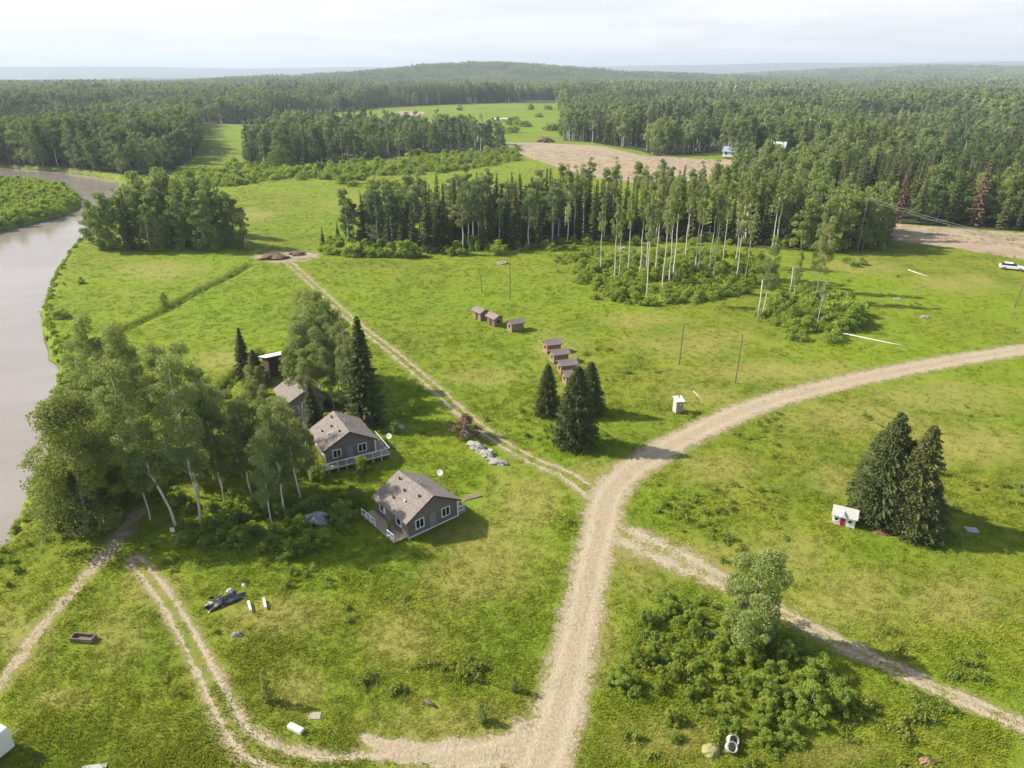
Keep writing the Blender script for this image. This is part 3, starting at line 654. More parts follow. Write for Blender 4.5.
for (px, by, ty) in [(312, 392, 283), (330, 384, 300), (300, 390, 318), (322, 402, 325), (340, 396, 322), (296, 405, 345), (352, 392, 330), (318, 372, 292), (308, 412, 350), (326, 378, 290), (340, 384, 305), (304, 394, 330), (334, 408, 345), (346, 400, 325), (290, 390, 345), (360, 398, 335)]: plant_px('aspen', px, by, ty, L3, 'tree', g3, wide=1.1)
plant_px('aspen', 350, 414, 312, 'slender aspen with a long bare white trunk beside the tall spruce', 'tree', wide=.7)
plant_px('spruce', 366, 421, 314, 'tall dark spruce standing directly behind the railed grey cabin', 'tree', wide=1.2)
plant_px('spruce', 314, 428, 382, 'dark spruce hidden among aspens by the brown roofed cabin', 'tree', wide=1.2)
plant_px('spruce', 246, 378, 328, 'narrow small spruce at the ditch beside the white roofed shed', 'tree', wide=1.1)
plant_px('spruce', 257, 384, 350, 'squat bushy spruce touching the narrow one at the ditch', 'tree', wide=2.0)
plant_px('bigspruce', 547, 413, 362, 'smallest spruce of the three near the brown sheds', 'tree', wide=.95)
plant_px('bigspruce', 575, 444, 364, 'front spruce of the three below the brown sheds', 'tree', wide=1.0)
plant_px('bigspruce', 589, 412, 360, 'rear spruce of the three beside the lowest brown shed', 'tree', wide=1.05)
plant_px('bigspruce', 877, 519, 412, 'broad lighter spruce beside the white playhouse', 'tree', wide=.92)
plant_px('bigspruce', 907, 530, 424, 'dark narrower spruce on the right of the playhouse spruce', 'tree', wide=.85)
plant_px('bigspruce', 866, 505, 430, 'shorter spruce tucked behind the white playhouse', 'tree', wide=.9)
plant_px('bigspruce', 917, 534, 474, 'low bushy spruce at the right end of the playhouse clump', 'tree', wide=1.5)
plant_px('bigspruce', 897, 520, 440, 'low spruce wedged between the two spruces by the playhouse', 'tree', wide=1.1)
plant_px('pale', 750, 640, 541, 'tall pale leaved poplar rising from the willow thicket', 'tree', wide=.95)
plant_px('pale', 268, 701, 667, 'slim dark sapling standing alone in the lawn by its shadow', 'sapling', wide=.45, name='sapling')
plant_px('pale', 482, 722, 704, 'tiny sapling in the lawn near the loop of the track', 'sapling', wide=.8, name='sapling')
plant_px('pale', 514, 692, 674, 'small thin sapling on the verge of the gravel road', 'sapling', wide=.6, name='sapling')
plant_px('poplar', 165, 306, 293, 'round bush standing alone at the drainage ditch', 'bush', wide=1.3, name='bush')
plant_px('bare', 467, 437, 414, 'rusty brown leafless bush beside the rubble heap at the track', 'bush', wide=2.4, name='dry_bush').children[1].data = mesh_np('crown', *broadleaf(91, 16, .15, 3., 60, 26, .3, .8, P_SHR, 0, .05, 6)[0], LEAF['red'])
# river clump
g4 = 'trees of the riverside clump beyond the ditch'; L4 = 'leafy poplar in the clump on the river bend beyond the ditch'
for (px, by, ty) in [(100, 248, 198), (112, 250, 190), (125, 246, 186), (140, 245, 178), (152, 242, 172), (165, 240, 170), (178, 238, 168), (190, 241, 172), (202, 243, 175), (214, 244, 178), (226, 245, 182), (236, 246, 190), (246, 247, 205),
                     (145, 236, 168), (170, 232, 164), (196, 234, 166), (216, 236, 172), (158, 248, 185), (184, 248, 182), (206, 249, 188), (150, 250, 200)]:
    plant_px('poplar' if (px % 3) else 'aspen', px, by, ty, L4, 'tree', g4, hi=False, wide=1.05)
for (px, by, ty) in [(133, 250, 186), (128, 247, 200), (176, 246, 185)]: plant_px('spruce', px, by, ty, 'dark spruce inside the clump of poplars on the river bend', 'tree', 'spruces in the riverside clump', hi=False)
# mid strip of spruce and aspen
LS, LA = 'dark spruce in the wooded strip across the middle of the meadow', 'aspen in the wooded strip across the middle of the meadow'
plant_px('spruce', 428, 252, 176, 'tallest pointed spruce at the front of the wooded strip', 'tree', hi=False)
def fill(P, spacing, seed=0):
    r = np.random.default_rng(seed); lo, hi_ = P.min(0), P.max(0)
    X, Y = np.meshgrid(np.arange(lo[0], hi_[0], spacing), np.arange(lo[1], hi_[1], spacing)); X = X.ravel() + r.uniform(-.45, .45, X.size) * spacing; Y = Y.ravel() + r.uniform(-.45, .45, Y.size) * spacing
    k = inside(X, Y, P); return X[k], Y[k]
POOL = {'aspen': [], 'poplar': [], 'spruce': []}    # candidates: size in picture, kind, x, y, h, label, group
def cand(kind, x, y, h, label, group):
    POOL['spruce' if kind in ('spruce', 'red') else 'poplar' if kind == 'poplar' else 'aspen'].append((h / math.hypot(x, y), kind, x, y, h, label, group))
X, Y = fill(STRIP, 3.9, 1)
for x, y in zip(X, Y):
    px, py = PX(x, y); px = float(px); rnd = random.random()
    if px < 410: k = 'spruce' if rnd < .2 else 'poplar' if rnd < .6 else 'aspen'; h = random.uniform(11, 16)
    elif px < 560: k = 'spruce' if rnd < .72 else 'aspen'; h = random.uniform(12, 17.5)
    elif px < 780: k = 'spruce' if rnd < .45 else 'tall'; h = random.uniform(13, 17.5) if k == 'spruce' else random.uniform(15.5, 19)
    else: k = 'spruce' if rnd < .3 else ('poplar' if rnd < .85 else 'aspen'); h = random.uniform(11, 16)
    cand(k, x, y, h, LS if k == 'spruce' else LA if k != 'poplar' else ('bushy poplar at the dense end of the wooded strip by the dirt road' if px > 600 else 'leafy poplar at the thin left end of the wooded strip'), 'spruces of the wooded strip' if k == 'spruce' else 'aspens of the wooded strip' if k != 'poplar' else ('poplars of the wooded strip' if px > 600 else 'poplars at the left of the strip'))
g5 = 'white trunked aspens of the open grove'; L5 = 'tall aspen with a bare white trunk in the open grove on the knoll'
for (px, by, ty) in [(614, 284, 198), (619, 282, 205), (640, 276, 182), (646, 272, 184), (646, 302, 190), (655, 276, 188), (662, 290, 190), (669, 284, 180), (673, 282, 178), (694, 278, 185), (697, 280, 186), (708, 278, 184), (713, 280, 186),
                     (628, 276, 196), (600, 276, 200), (684, 268, 182), (736, 284, 200), (744, 288, 205), (735, 268, 190), (722, 268, 188)]:
    plant_px('tall', px, by, ty, L5, 'tree', g5, hi=False, wide=.72)
plant_px('aspen', 762, 318, 236, 'short aspen with a thick pale trunk at the right end of the knoll grove', 'tree', wide=.8)
g6 = 'aspens by the fallen log'; L6 = 'spindly white aspen near the upper end of the fallen log'
for (px, by, ty) in [(793, 300, 250), (811, 292, 212), (814, 302, 216)]: plant_px('aspen', px, by, ty, L6, 'tree', g6, wide=.75, name='aspen_tree')
plant_px('bare', 816, 330, 275, 'dead broken grey aspen standing just above the fallen log', 'tree', wide=.6)
def snag(px, by, ty, lab):
    h = top_height(px, by, ty); r = .14; o = MB().tube([(0, 0, -.2), (.05, 0, h * .5), (-.06, .03, h * .97), (-.06, .03, h)], [r, r * .85, r * .7, .03], 8).build('snag', BARK['aspen'], smooth=True); place(o, px, by); tag(o, lab, 'dead trunk'); return o
snag(757, 322, 280, 'broken pale trunk stump leaning against the thick aspen')
snag(789, 297, 268, 'short bare white snag in the shrubs left of the fallen log')
for (px, by, ty) in [(875, 248, 192), (862, 250, 186), (845, 250, 182), (828, 252, 190), (885, 244, 205)]: plant_px('poplar', px, by, ty, 'round leafy poplar at the front of the clump beside the dirt road', 'tree', 'front poplars beside the dirt road', hi=False, wide=1.0)
# wooded island in the meadow
X, Y = fill(ISLE, 6.0, 2)
for x, y in zip(X, Y):
    q_ = random.random(); k = 'spruce' if q_ < .24 else 'poplar' if q_ < .62 else 'aspen'
    cand(k, x, y, random.uniform(8, 19.5), {'spruce': 'spruce', 'poplar': 'leafy poplar', 'aspen': 'slim aspen'}[k] + ' in the wooded belt beyond the bushy meadow', k + 's' + ' of the belt beyond the meadow')
# forest: single trees out to 1150 m
r0 = np.random.default_rng(11)
SPC = 5.6
X, Y = np.meshgrid(np.arange(-900, 900, SPC), np.arange(150, 1180, SPC)); X = X.ravel() + r0.uniform(-.45, .45, X.size) * SPC; Y = Y.ravel() + r0.uniform(-.45, .45, Y.size) * SPC
inb = np.zeros(X.shape, bool)
HOUSE_CLEAR = [(*(G(777, 164) * .965), 8), (*(G(729, 157) * .985), 7), (*(G(196, 122.5) * .985), 10), (*(G(98, 106) * .95), 45)]
for P in BARE.values(): inb |= inside(X, Y, P)
for hx, hy, hr in HOUSE_CLEAR: inb |= np.hypot(X - hx, Y - hy) < hr
k = woody(X, Y) & (np.abs(X / Y) < .80) & (terrain(X, Y) > -.8) & ~inb
X, Y = X[k], Y[k]; px, py = PX(X, Y)
st1, st2 = stand_of(X, Y)
clear = ((vnoise(X + 300, Y + 50, 75) > .80) | ((st1 + .0 > .93) & (vnoise(X, Y, 25) > .3))) & (Y > 300); X, Y, px, py, st1, st2 = X[~clear], Y[~clear], px[~clear], py[~clear], st1[~clear], st2[~clear]
sp = .30 * (st2 - .5) + .1 + vnoise(X + 4000, Y + 2000, 70) * .4 + vnoise(X, Y, 18) * .4 + .22 * np.exp(-((px - 420) / 160) ** 2) * (py < 112) + .05 * ((px > 860) & (py > 170))
hv = np.where((Y < 300), 14.5, 9.5) + np.where((Y < 300), 5.0, 11.5) * st1 + r0.normal(0, 2.2, X.size)
hv = hv + np.where((py < 109) & (px > 260) & (px < 565), 4.5, 0)
hv = hv * np.where((px > 730) & (py > 140), .92, 1)
WOODS = [(200, 'forest beyond the river'), (562, 'far forest behind the meadow'), (735, 'forest block behind the bare field'), (2000, 'forest beyond the dirt road')]
for x, y, s_, h_, px_ in zip(X, Y, sp, hv, px):
    w = next(n for lim, n in WOODS if px_ < lim)
    kk = 'spruce' if s_ > .61 else ('poplar' if r0.random() < (.72 if px_ > 735 or px_ < 200 else .35) else 'aspen')
    if kk == 'spruce' and px_ > 880 and y < 240 and r0.random() < .16: kk = 'red'
    if kk == 'aspen' and y < 420 and px_ > 540: kk = 'tall'
    cand(kk, x, y, h_, {'spruce': 'dark spruce', 'red': 'rust coloured dying spruce', 'poplar': 'leafy poplar', 'aspen': 'pale aspen', 'tall': 'pale aspen'}[kk] + ' in the ' + w, {'spruce': 'spruces', 'red': 'dying spruces', 'poplar': 'poplars', 'aspen': 'aspens', 'tall': 'aspens'}[kk] + ' in the ' + w)
LIM = {'aspen': 225, 'poplar': 262, 'spruce': 280}
for kname, lst in POOL.items():
    lst.sort(key=lambda t: -t[0]); far = []
    for i, (s_, kk, x, y, h, lab, grp) in enumerate(lst):
        if i < LIM[kname]: plant(kk, x, y, h, lab, 'tree', grp, hi=False, wide=random.uniform(.9, 1.15))
        else: far.append((x, y, h))
    far = np.array(far); zz = terrain(far[:, 0], far[:, 1]); key = 'f_' + kname; npz = len(PROTO_COL[key].objects); ph = {'aspen': 18, 'poplar': 16.5, 'spruce': 18}[kname]
    scatter(kname + '_forest', np.c_[far[:, :2], zz], far[:, 2] / ph, r0.uniform(0, 6.28, len(far)), r0.integers(0, npz, len(far)), key, None,
            {'aspen': 'mass of pale aspen crowns filling the far forest', 'poplar': 'mass of round leafy crowns in the far forest', 'spruce': 'mass of dark pointed spruces in the far forest'}[kname], 'forest')
pts = []; r_ = 1165.
while r_ < 6800:
    na_ = int(r_ * 1.42 / 15); a = np.linspace(-.71, .71, na_) + r0.uniform(-.5, .5, na_) * 1.42 / na_; rj = r_ + r0.uniform(-.5, .5, na_) * max(13, .011 * r_)
    pts.append(np.c_[rj * np.sin(a), rj * np.cos(a)]); r_ += max(14, .0115 * r_)
pts = np.vstack(pts); zz = terrain(pts[:, 0], pts[:, 1]); f = vnoise(pts[:, 0], pts[:, 1], 260)
keep = vnoise(pts[:, 0] + 999, pts[:, 1] + 400, 330) < .84; pts, zz, f = pts[keep], zz[keep], f[keep]
sth, sth2 = stand_of(pts[:, 0], pts[:, 1], 2.6)
f = .5 * f + .5 * sth2
scatter('distant_forest', np.c_[pts, zz], (.5 + .8 * sth) * r0.uniform(.85, 1.2, len(pts)), r0.uniform(0, 6.28, len(pts)), np.clip((f + r0.normal(0, .15, len(f))) * 4, 0, 3.99).astype(int)[...], 'f_patch', None, 'unbroken mixed forest rolling to the horizon', 'forest')

# shrubs
g7 = 'willows of the thicket by the field track'; L7 = 'leafy willow shrub in the thicket between the gravel road and field track'
TH = GL([(650, 612), (700, 598), (735, 625), (775, 640), (838, 672), (850, 700), (825, 730), (775, 752), (738, 742), (690, 738), (650, 712), (618, 690), (622, 660), (642, 640)])
X, Y = fill(TH, 1.5, 5)
for x, y in zip(X, Y):
    px, py = PX(x, y); v = float(vnoise(np.array(x + 60), np.array(y + 10), 4))
    if v < .22: continue
    big = 1.35 if (px > 745 and py < 715) else 1.0
    plant('willow', x, y, random.uniform(.95, 1.9) * big * (.7 + .5 * v), L7, 'shrub', g7, wide=random.uniform(.6, .95))
for (px, by) in [(625, 690), (632, 684), (618, 682)]:
    x, y = G(px, by); plant('willow', x, y, random.uniform(1.2, 1.8), 'low willow bush near the gravel road verge left of the thicket', 'shrub', 'low willows near the road verge')
g8 = 'undergrowth bushes in front of the grove'; L8 = 'leafy bush at the shady foot of the riverside grove near the cabins'
for (px, by) in [(150, 500), (160, 492), (178, 505), (190, 512), (212, 510), (232, 498), (245, 505), (130, 492), (205, 490), (258, 488), (185, 545), (205, 548), (222, 540), (240, 545), (255, 535), (262, 552), (280, 548), (292, 556), (305, 550), (325, 545), (335, 525), (345, 520), (352, 505), (230, 520), (248, 515), (275, 540), (300, 530), (310, 540), (210, 530), (290, 520), (265, 515), (322, 505)]:
    x, y = G(px, by); plant('willow', x, y, random.uniform(1.1, 2.3), L8, 'shrub', g8)
for (px, by) in [(310, 470), (300, 478), (318, 480), (340, 462), (362, 472)]:
    x, y = G(px, by); plant('willow', x, y, random.uniform(1.5, 2.4), 'leafy bush crowded against the railed grey cabin', 'shrub', 'bushes against the railed cabin', wide=.75)
x, y = G(391, 531); plant('willow', x, y, 1.3, 'round green bush against the side wall of the front cabin', 'shrub', wide=.7)
for (px, by) in [(402, 415), (412, 412), (395, 432), (384, 424)]:
    x, y = G(px, by); plant('willow', x, y, random.uniform(1.2, 2.2), 'loose young bush in the lawn behind the railed cabin', 'shrub', 'young bushes behind the cabin', wide=.7)
for (px, by) in [(12, 562), (27, 545), (8, 586), (44, 540), (18, 572), (66, 536)]:
    x, y = G(px, by); plant('willow', x, y, random.uniform(.5, 1.0), 'low bush on the grassy river bank below the big poplar', 'shrub', 'low bushes on the near river bank')
for (px, by) in [(68, 378), (76, 380), (60, 382), (60, 318), (82, 284)]:
    x, y = G(px, by); plant('willow', x, y, random.uniform(1.2, 2.2), 'small bush along the edge of the wide river', 'shrub', 'bushes along the river edge', hi=False)
g9 = 'bushes scattered on the far meadow'; L9 = 'dark bush on the far meadow before the wooded belt'
for (px, by) in [(380, 168), (388, 170), (396, 171), (404, 169), (392, 166), (410, 166), (345, 183), (352, 186), (362, 179), (370, 183), (375, 187), (385, 188), (393, 188), (305, 170), (312, 173), (245, 177), (330, 168), (350, 166), (430, 160), (445, 158), (460, 158), (455, 163), (425, 156), (320, 166), (260, 176), (232, 166), (228, 178), (218, 180), (290, 176), (270, 178), (415, 156), (440, 164)]:
    x, y = G(px, by); plant('willow', x, y, random.uniform(2.5, 5.), L9, 'shrub', g9, hi=False, wide=1.15)
for (px, by) in [(520, 126), (524, 127), (528, 126), (514, 122), (545, 130), (551, 131), (555, 130), (538, 118), (470, 124), (478, 128), (486, 131), (500, 134), (512, 133), (447, 122), (452, 126), (530, 112), (548, 112), (460, 113), (494, 124), (508, 125)]:
    x, y = G(px, by); plant('willow', x, y, random.uniform(3, 6.5), 'dark bush on the far green field behind the wooded belt', 'shrub', 'bushes on the far green field', hi=False, wide=1.2)
g10 = 'willows along the front of the strip'; L10 = 'pale willow bush fringing the left front of the wooded strip'
for (px, by) in [(322, 250), (330, 253), (338, 254), (346, 255), (354, 255), (362, 255), (370, 256), (380, 256), (388, 256), (396, 255), (404, 256), (340, 246), (352, 247), (332, 244), (412, 256), (450, 255), (462, 255), (500, 254)]:
    x, y = G(px, by); plant('willow', x, y, random.uniform(2, 4), L10, 'shrub', g10, hi=False)
for (px, by, ty) in [(323, 243, 226), (338, 238, 220)]: plant_px('spruce', px, by, ty, 'small lone spruce above the willow fringe beside the meadow track', 'tree', 'small spruces by the meadow track', hi=False, wide=1.3)
for (px, by) in [(854, 268), (862, 266), (846, 264)]:
    x, y = G(px, by); plant('willow', x, y, 1.6, 'low bush alone in the grass before the dirt road', 'shrub', 'low bushes before the dirt road', hi=False)
g11 = 'dense bushes by the fallen log'; L11 = 'dense dark green bush just above the fallen log'
for (px, by) in [(830, 312), (838, 318), (846, 322), (852, 325), (842, 305), (832, 325), (855, 316), (822, 300), (845, 330)]:
    x, y = G(px, by); plant('willow', x, y, random.uniform(2.5, 4), L11, 'shrub', g11, hi=False)
# ------------------------------------------------------------------ buildings
def window(parent, x, z, w, h, y, axis='x', panes=2, m='trim'):
    """window on a wall lying in the plane y (axis x) or in the plane x=y (axis y); faces outward to negative side"""
    t = .09; fr = MB(); gl = MB(); d = .05
    def bx(mb, u0, u1, z0, z1, o0, o1):
        mb.box(u0, u1, y + o0, y + o1, z0, z1) if axis == 'x' else mb.box(y + o0, y + o1, u0, u1, z0, z1)
    bx(fr, x - w / 2 - t, x - w / 2, z - t, z + h + t, -d, .02); bx(fr, x + w / 2, x + w / 2 + t, z - t, z + h + t, -d, .02)
    bx(fr, x - w / 2, x + w / 2, z + h, z + h + t, -d, .02); bx(fr, x - w / 2, x + w / 2, z - t, z, -d, .02)
    for k in range(1, panes): bx(fr, x - w / 2 + w * k / panes - .03, x - w / 2 + w * k / panes + .03, z, z + h, -d * .8, .02)
    f = fr.build('window', M[m], parent); bx(gl, x - w / 2, x + w / 2, z, z + h, -.015, .015); gl.build('pane', M['glass'], f); return f
def rail(parent, p0, p1, h=.95, n=4, z0=0., name='railing', brace=False):
    mb = MB(); p0 = np.array(p0, float); p1 = np.array(p1, float)
    for k in range(n + 1):
        p = p0 + (p1 - p0) * k / n; mb.tube([(p[0], p[1], z0), (p[0], p[1], z0 + h)], .055, 4)
    for zz_ in (z0 + h, z0 + h * .45): mb.tube([(*p0, zz_), (*p1, zz_)], .05, 4)
    return mb.build(name, M['trim'], parent)
def cabin(label, loc, rz, W, L, ridge_h, wall_h=2.5, base=.35, ov=.42, group=None):
    c = thing('cabin', label, 'cabin', loc, rz, group)
    MB().prism([(0, base), (W, base), (W, base + wall_h), (W / 2, base + ridge_h), (0, base + wall_h)], 0, L).build('wall', M['siding'], c)
    MB().box(.15, W - .15, .15, L - .15, -.15, base).build('foundation', M['darkdoor'], c)
    tr = MB(); s = .10
    for x in (0, W):
        for y in (0, L): tr.box(x - .04 if x == 0 else x - s, x + s if x == 0 else x + .04, y - .04 if y == 0 else y - s, y + s if y == 0 else y + .04, base, base + wall_h - .02)
    tr.build('corner_trim', M['siding'], c)
    sk = MB().box(-.03, W + .03, -.05, -.002, base - .06, base + .07); sk.build('skirting', M['trim'], c)
    th = .16; e = ov; sl = (ridge_h - wall_h) / (W / 2); zt = base + ridge_h + .06; ze = zt - sl * (W / 2 + e)
    rf = MB().prism([(-e, ze), (W / 2, zt), (W + e, ze), (W + e, ze + th), (W / 2, zt + th), (-e, ze + th)], -e, L + e).build('roof', M['roof'], c, uv=True)
    MB().prism([(-e - .02, ze - .03), (W / 2, zt - .03), (W + e + .02, ze - .03), (W + e + .02, ze + th * .8), (W / 2, zt + th * .8), (-e - .02, ze + th * .8)], -e - .04, -e - .004).build('fascia', M['darkdoor'], rf)
    for (x, y, r, hh, m) in [(W * .5 + .35, L * .42, .08, .36, 'metal'), (W * .5 + .45, L * .52, .07, .35, 'metal'), (W * .36, L * .18, .09, .22, 'darkdoor'), (W * .30, L * .55, .09, .22, 'darkdoor'), (W * .18, L * .35, .08, .22, 'white'), (W * .12, L * .62, .08, .22, 'darkdoor'), (W * .40, L * .85, .08, .3, 'darkdoor')]:
        zr = zt + th - sl * abs(x - W / 2); MB().lathe([(r, -.1), (r, hh * .7), (r * 1.5, hh * .72), (r * 1.2, hh), (0, hh + .02)], 10, (x, y, zr)).build('vent', M[m], rf)
    return c
cx, cy = -9.672, 55.094; c1 = cabin('grey cabin in the open lawn, nearest the gravel road', (cx, cy, tz(cx, cy)), .715, 5.64, 5.46, 3.46, wall_h=1.87, base=.2, ov=.33)
window(c1, 1.32, .86, .82, .86, 0); window(c1, 4.32, .86, .82, .86, 0)
for y_ in (1.55, 4.5): window(c1, y_, .9, .72, .72, 0, 'y', 1)
d_ = MB().box(2.45, 3.15, -.04, .0, .26, 1.78).build('door', M['door'], c1); MB().tube([(3.05, -.04, 1.0), (3.05, -.09, 1.0)], .035, 8).build('handle', M['metal'], d_)
MB().box(-1.4, -.05, .3, 6.3, .10, .2).build('deck', M['deck'], c1)
rail(c1, (-1.36, 3.7), (-1.36, 6.2), n=3, z0=.15, h=.85); rail(c1, (-1.36, .35), (-1.36, 1.5), n=2, z0=.15, h=.85)
MB().box(5.70, 6.75, .1, 4.2, .10, .2).build('deck', M['deck'], c1)
rail(c1, (6.7, .15), (6.7, 4.1), n=4, z0=.15, h=.8); rail(c1, (5.8, .15), (6.7, .15), n=1, z0=.15, h=.8)
MB().box(5.66, 5.80, -.06, .08, .1, 2.0).build('porch_post', M['trim'], c1)
cx, cy = -20.388, 68.228; c2 = cabin('grey cabin with white railed deck, in the shade of the tall spruce', (cx, cy, tz(cx, cy)), .518, 5.49, 5.42, 3.28, wall_h=1.77, base=.6, ov=.33)
window(c2, 1.2, 1.2, .80, .84, 0); window(c2, 4.1, 1.2, .85, .86, 0)
for y_ in (1.4, 4.0): window(c2, y_, 1.25, .72, .72, 0, 'y', 1)
d_ = MB().box(2.35, 3.05, -.04, .0, .62, 2.1).build('door', M['door'], c2); MB().tube([(2.95, -.04, 1.4), (2.95, -.09, 1.4)], .035, 8).build('handle', M['metal'], d_)
MB().box(-1.2, 6.9, -1.25, -.06, .46, .58).build('deck', M['deck'], c2); MB().box(5.56, 6.9, -.05, 3.6, .46, .58).build('deck', M['deck'], c2)
rail(c2, (-1.15, -1.2), (6.85, -1.2), n=8, z0=.0, h=1.35); rail(c2, (6.85, -1.2), (6.85, 3.5), n=4, z0=.0, h=1.35); rail(c2, (-1.15, -1.2), (-1.15, 0), n=1, z0=0, h=1.35)
MB().box(5.52, 5.66, -.14, 0.0, .58, 2.4).build('porch_post', M['trim'], c2)
st = MB()
for k in range(3): st.box(6.9 + .26 * k, 7.16 + .26 * k, 1.0, 2.0, -.1, .45 - .16 * k)
st.build('stair', M['deck'], c2)
# two buildings half hidden in the trees
cx, cy = G(288, 422); hc = thing('cabin', 'brown roofed cabin with tan wall, half hidden among leafless aspens', 'cabin', (cx, cy, tz(cx, cy)), R(28))
MB().prism([(0, 0), (4.6, 0), (4.6, 2.3), (2.3, 3.6), (0, 2.3)], 0, 5.5).build('wall', M['tan'], hc)
MB().prism([(-.4, 2.12), (2.3, 3.66), (5.0, 2.12), (5.0, 2.28), (2.3, 3.82), (-.4, 2.28)], -.4, 5.9).build('roof', M['greyroof'], hc, uv=True)
window(hc, 1.1, 1.0, .8, .9, 0); MB().box(2.6, 3.4, -.05, 0, .05, 2.0).build('door', M['darkdoor'], hc)
cx, cy = G(271, 378); wb = thing('shed', 'dark shed under a bright white sheet metal roof at the ditch', 'shed', (cx, cy, tz(cx, cy)), R(126))
MB().prism([(0, 0), (3.2, 0), (3.2, 2.2), (0, 3.0)], -3.4, 0).build('wall', M['darkdoor'], wb)
MB().prism([(-.35, 3.12), (3.6, 2.13), (3.6, 2.20), (-.35, 3.20)], -3.8, .4).build('roof', M['tin'], wb); MB().box(-.04, -.001, -2.2, -1.3, 0, 1.9).build('door', M['pole'], wb)
# brown sheds
def make_shed(W=2.35, D=1.7, wh=1.55):
    s = thing('shed', 'x', 'shed', (0, 0, 0), 0, 'brown sheds in the meadow')
    MB().prism([(0, 0), (D, 0), (D, wh), (D / 2, wh + .42), (0, wh)], 0, W).build('wall', M['shedwall'], s).rotation_euler = (0, 0, 0)
    e = .3; sl = .42 / (D / 2); zt = wh + .46
    MB().prism([(-e, zt - sl * (D / 2 + e)), (D / 2, zt), (D + e, zt - sl * (D / 2 + e)), (D + e, zt - sl * (D / 2 + e) + .1), (D / 2, zt + .1), (-e, zt - sl * (D / 2 + e) + .1)], -e, W + e).build('roof', M['shedroof'], s, uv=True)
    MB().box(-.03, -.001, .8, 1.5, .05, 1.4).build('door', M['darkdoor'], s)
    MB().box(.55, 1.15, -.03, -.001, .65, 1.15).build('window', M['glass'], s)
    return s
shed0 = make_shed()
SH = [(480.5, 320, 38, 'topmost brown shed of the upper row of three'), (494.5, 326, 36, 'middle brown shed of the upper row of three'), (507.5, 331.5, -62, 'lowest brown shed of the upper row of three'),
      (544, 353, -70, 'topmost brown shed of the lower row, above the three spruces'), (551, 363, -72, 'second brown shed of the lower row, its roof edge overlapping the next'), (558.5, 374, -74, 'third brown shed of the lower row, just behind the small spruce'), (563.5, 385, -74, 'last brown shed of the lower row, mostly hidden by the spruces')]
for i, (px, py, a, lab) in enumerate(SH):
    x, y = G(px, py); s = shed0 if i == 0 else dup(shed0, (0, 0, 0), 0); s.location = (x, y, tz(x, y) - .05); s['label'] = lab
    s.rotation_euler = (0, 0, R(a + 90 if a < 0 else a))
    if a < 0:   # turn the eaves side to the drive: rotate about the front corner
        s.rotation_euler = (0, 0, R(a)); x2, y2 = x + 2.2 * 0, y; s.location = (x - .1, y + 1.6, tz(x, y) - .05)
# privy
x, y = G(677.5, 412); pv = thing('privy', 'small pale privy with an overhanging white roof beside the gravel road', 'privy', (x, y, tz(x, y)), R(12))
MB().box(-.5, .5, -.5, .5, 0, 1.75).build('wall', plain('weathered_white_boards', (.58, .53, .48), .8, .2, .15), pv)
MB().add([(-.6, -.68, 1.70), (.6, -.68, 1.70), (.6, .62, 1.96), (-.6, .62, 1.96), (-.6, -.68, 1.76), (.6, -.68, 1.76), (.6, .62, 2.02), (-.6, .62, 2.02)], [(3, 2, 1, 0), (4, 5, 6, 7), (0, 1, 5, 4), (1, 2, 6, 5), (2, 3, 7, 6), (3, 0, 4, 7)]).build('roof', M['white'], pv)
MB().lathe([(.07, 0), (.07, .4), (.1, .42), (0, .45)], 10, (.1, .2, 1.85)).build('vent', M['darkdoor'], pv)
dd = MB().box(-.28, .32, -.54, -.502, .1, 1.55).build('door', plain('grey_boards', (.47, .43, .40), .8, .2, .15), pv); MB().box(-.05, .12, -.56, -.542, 1.1, 1.27).build('vent', M['white'], dd)
# playhouse
x, y = G(831.5, 523.5); ph = thing('playhouse', 'white playhouse with a red door beside the spruces', 'playhouse', (x, y, tz(x, y)), R(-27))
W_, D_, wh = 2.0, 1.5, 1.05
MB().prism([(0, 0), (D_, 0), (D_, wh), (D_ / 2, wh + .55), (0, wh)], 0, W_).build('wall', M['white'], ph)
ph_wall = ph.children[0]; ph_wall.rotation_euler = (0, 0, R(-90)); ph_wall.location = (0, D_, 0)
e = .16; rfm = MB(); zt = wh + .6; sl = .55 / (D_ / 2)
rfm.add([(-e, -e, zt - sl * (D_ / 2 + e)), (W_ + e, -e, zt - sl * (D_ / 2 + e)), (W_ + e, D_ / 2, zt), (-e, D_ / 2, zt), (W_ + e, D_ + e, zt - sl * (D_ / 2 + e)), (-e, D_ + e, zt - sl * (D_ / 2 + e))] +
        [(-e, -e, zt - sl * (D_ / 2 + e) + .06), (W_ + e, -e, zt - sl * (D_ / 2 + e) + .06), (W_ + e, D_ / 2, zt + .06), (-e, D_ / 2, zt + .06), (W_ + e, D_ + e, zt - sl * (D_ / 2 + e) + .06), (-e, D_ + e, zt - sl * (D_ / 2 + e) + .06)],
        [(3, 2, 1, 0), (5, 4, 2, 3), (6, 7, 8, 9), (9, 8, 10, 11), (0, 1, 7, 6), (4, 5, 11, 10), (1, 2, 8, 7), (2, 4, 10, 8), (3, 0, 6, 9), (5, 3, 9, 11)])
rf_ = rfm.build('roof', plain('pale_shingles', (.58, .56, .54), .8, .2, .12, 6), ph)
MB().add([(.55, -.22, 1.0), (1.2, -.22, 1.0), (.875, -.22, 1.5), (.55, .5, 1.45), (1.2, .5, 1.45), (.875, .6, 1.52)], [(0, 1, 2), (0, 2, 5, 3), (1, 4, 5, 2)]).build('dormer', M['white'], rf_)
MB().box(.70, 1.12, -.035, -.002, .04, .88).build('door', M['red'], ph)
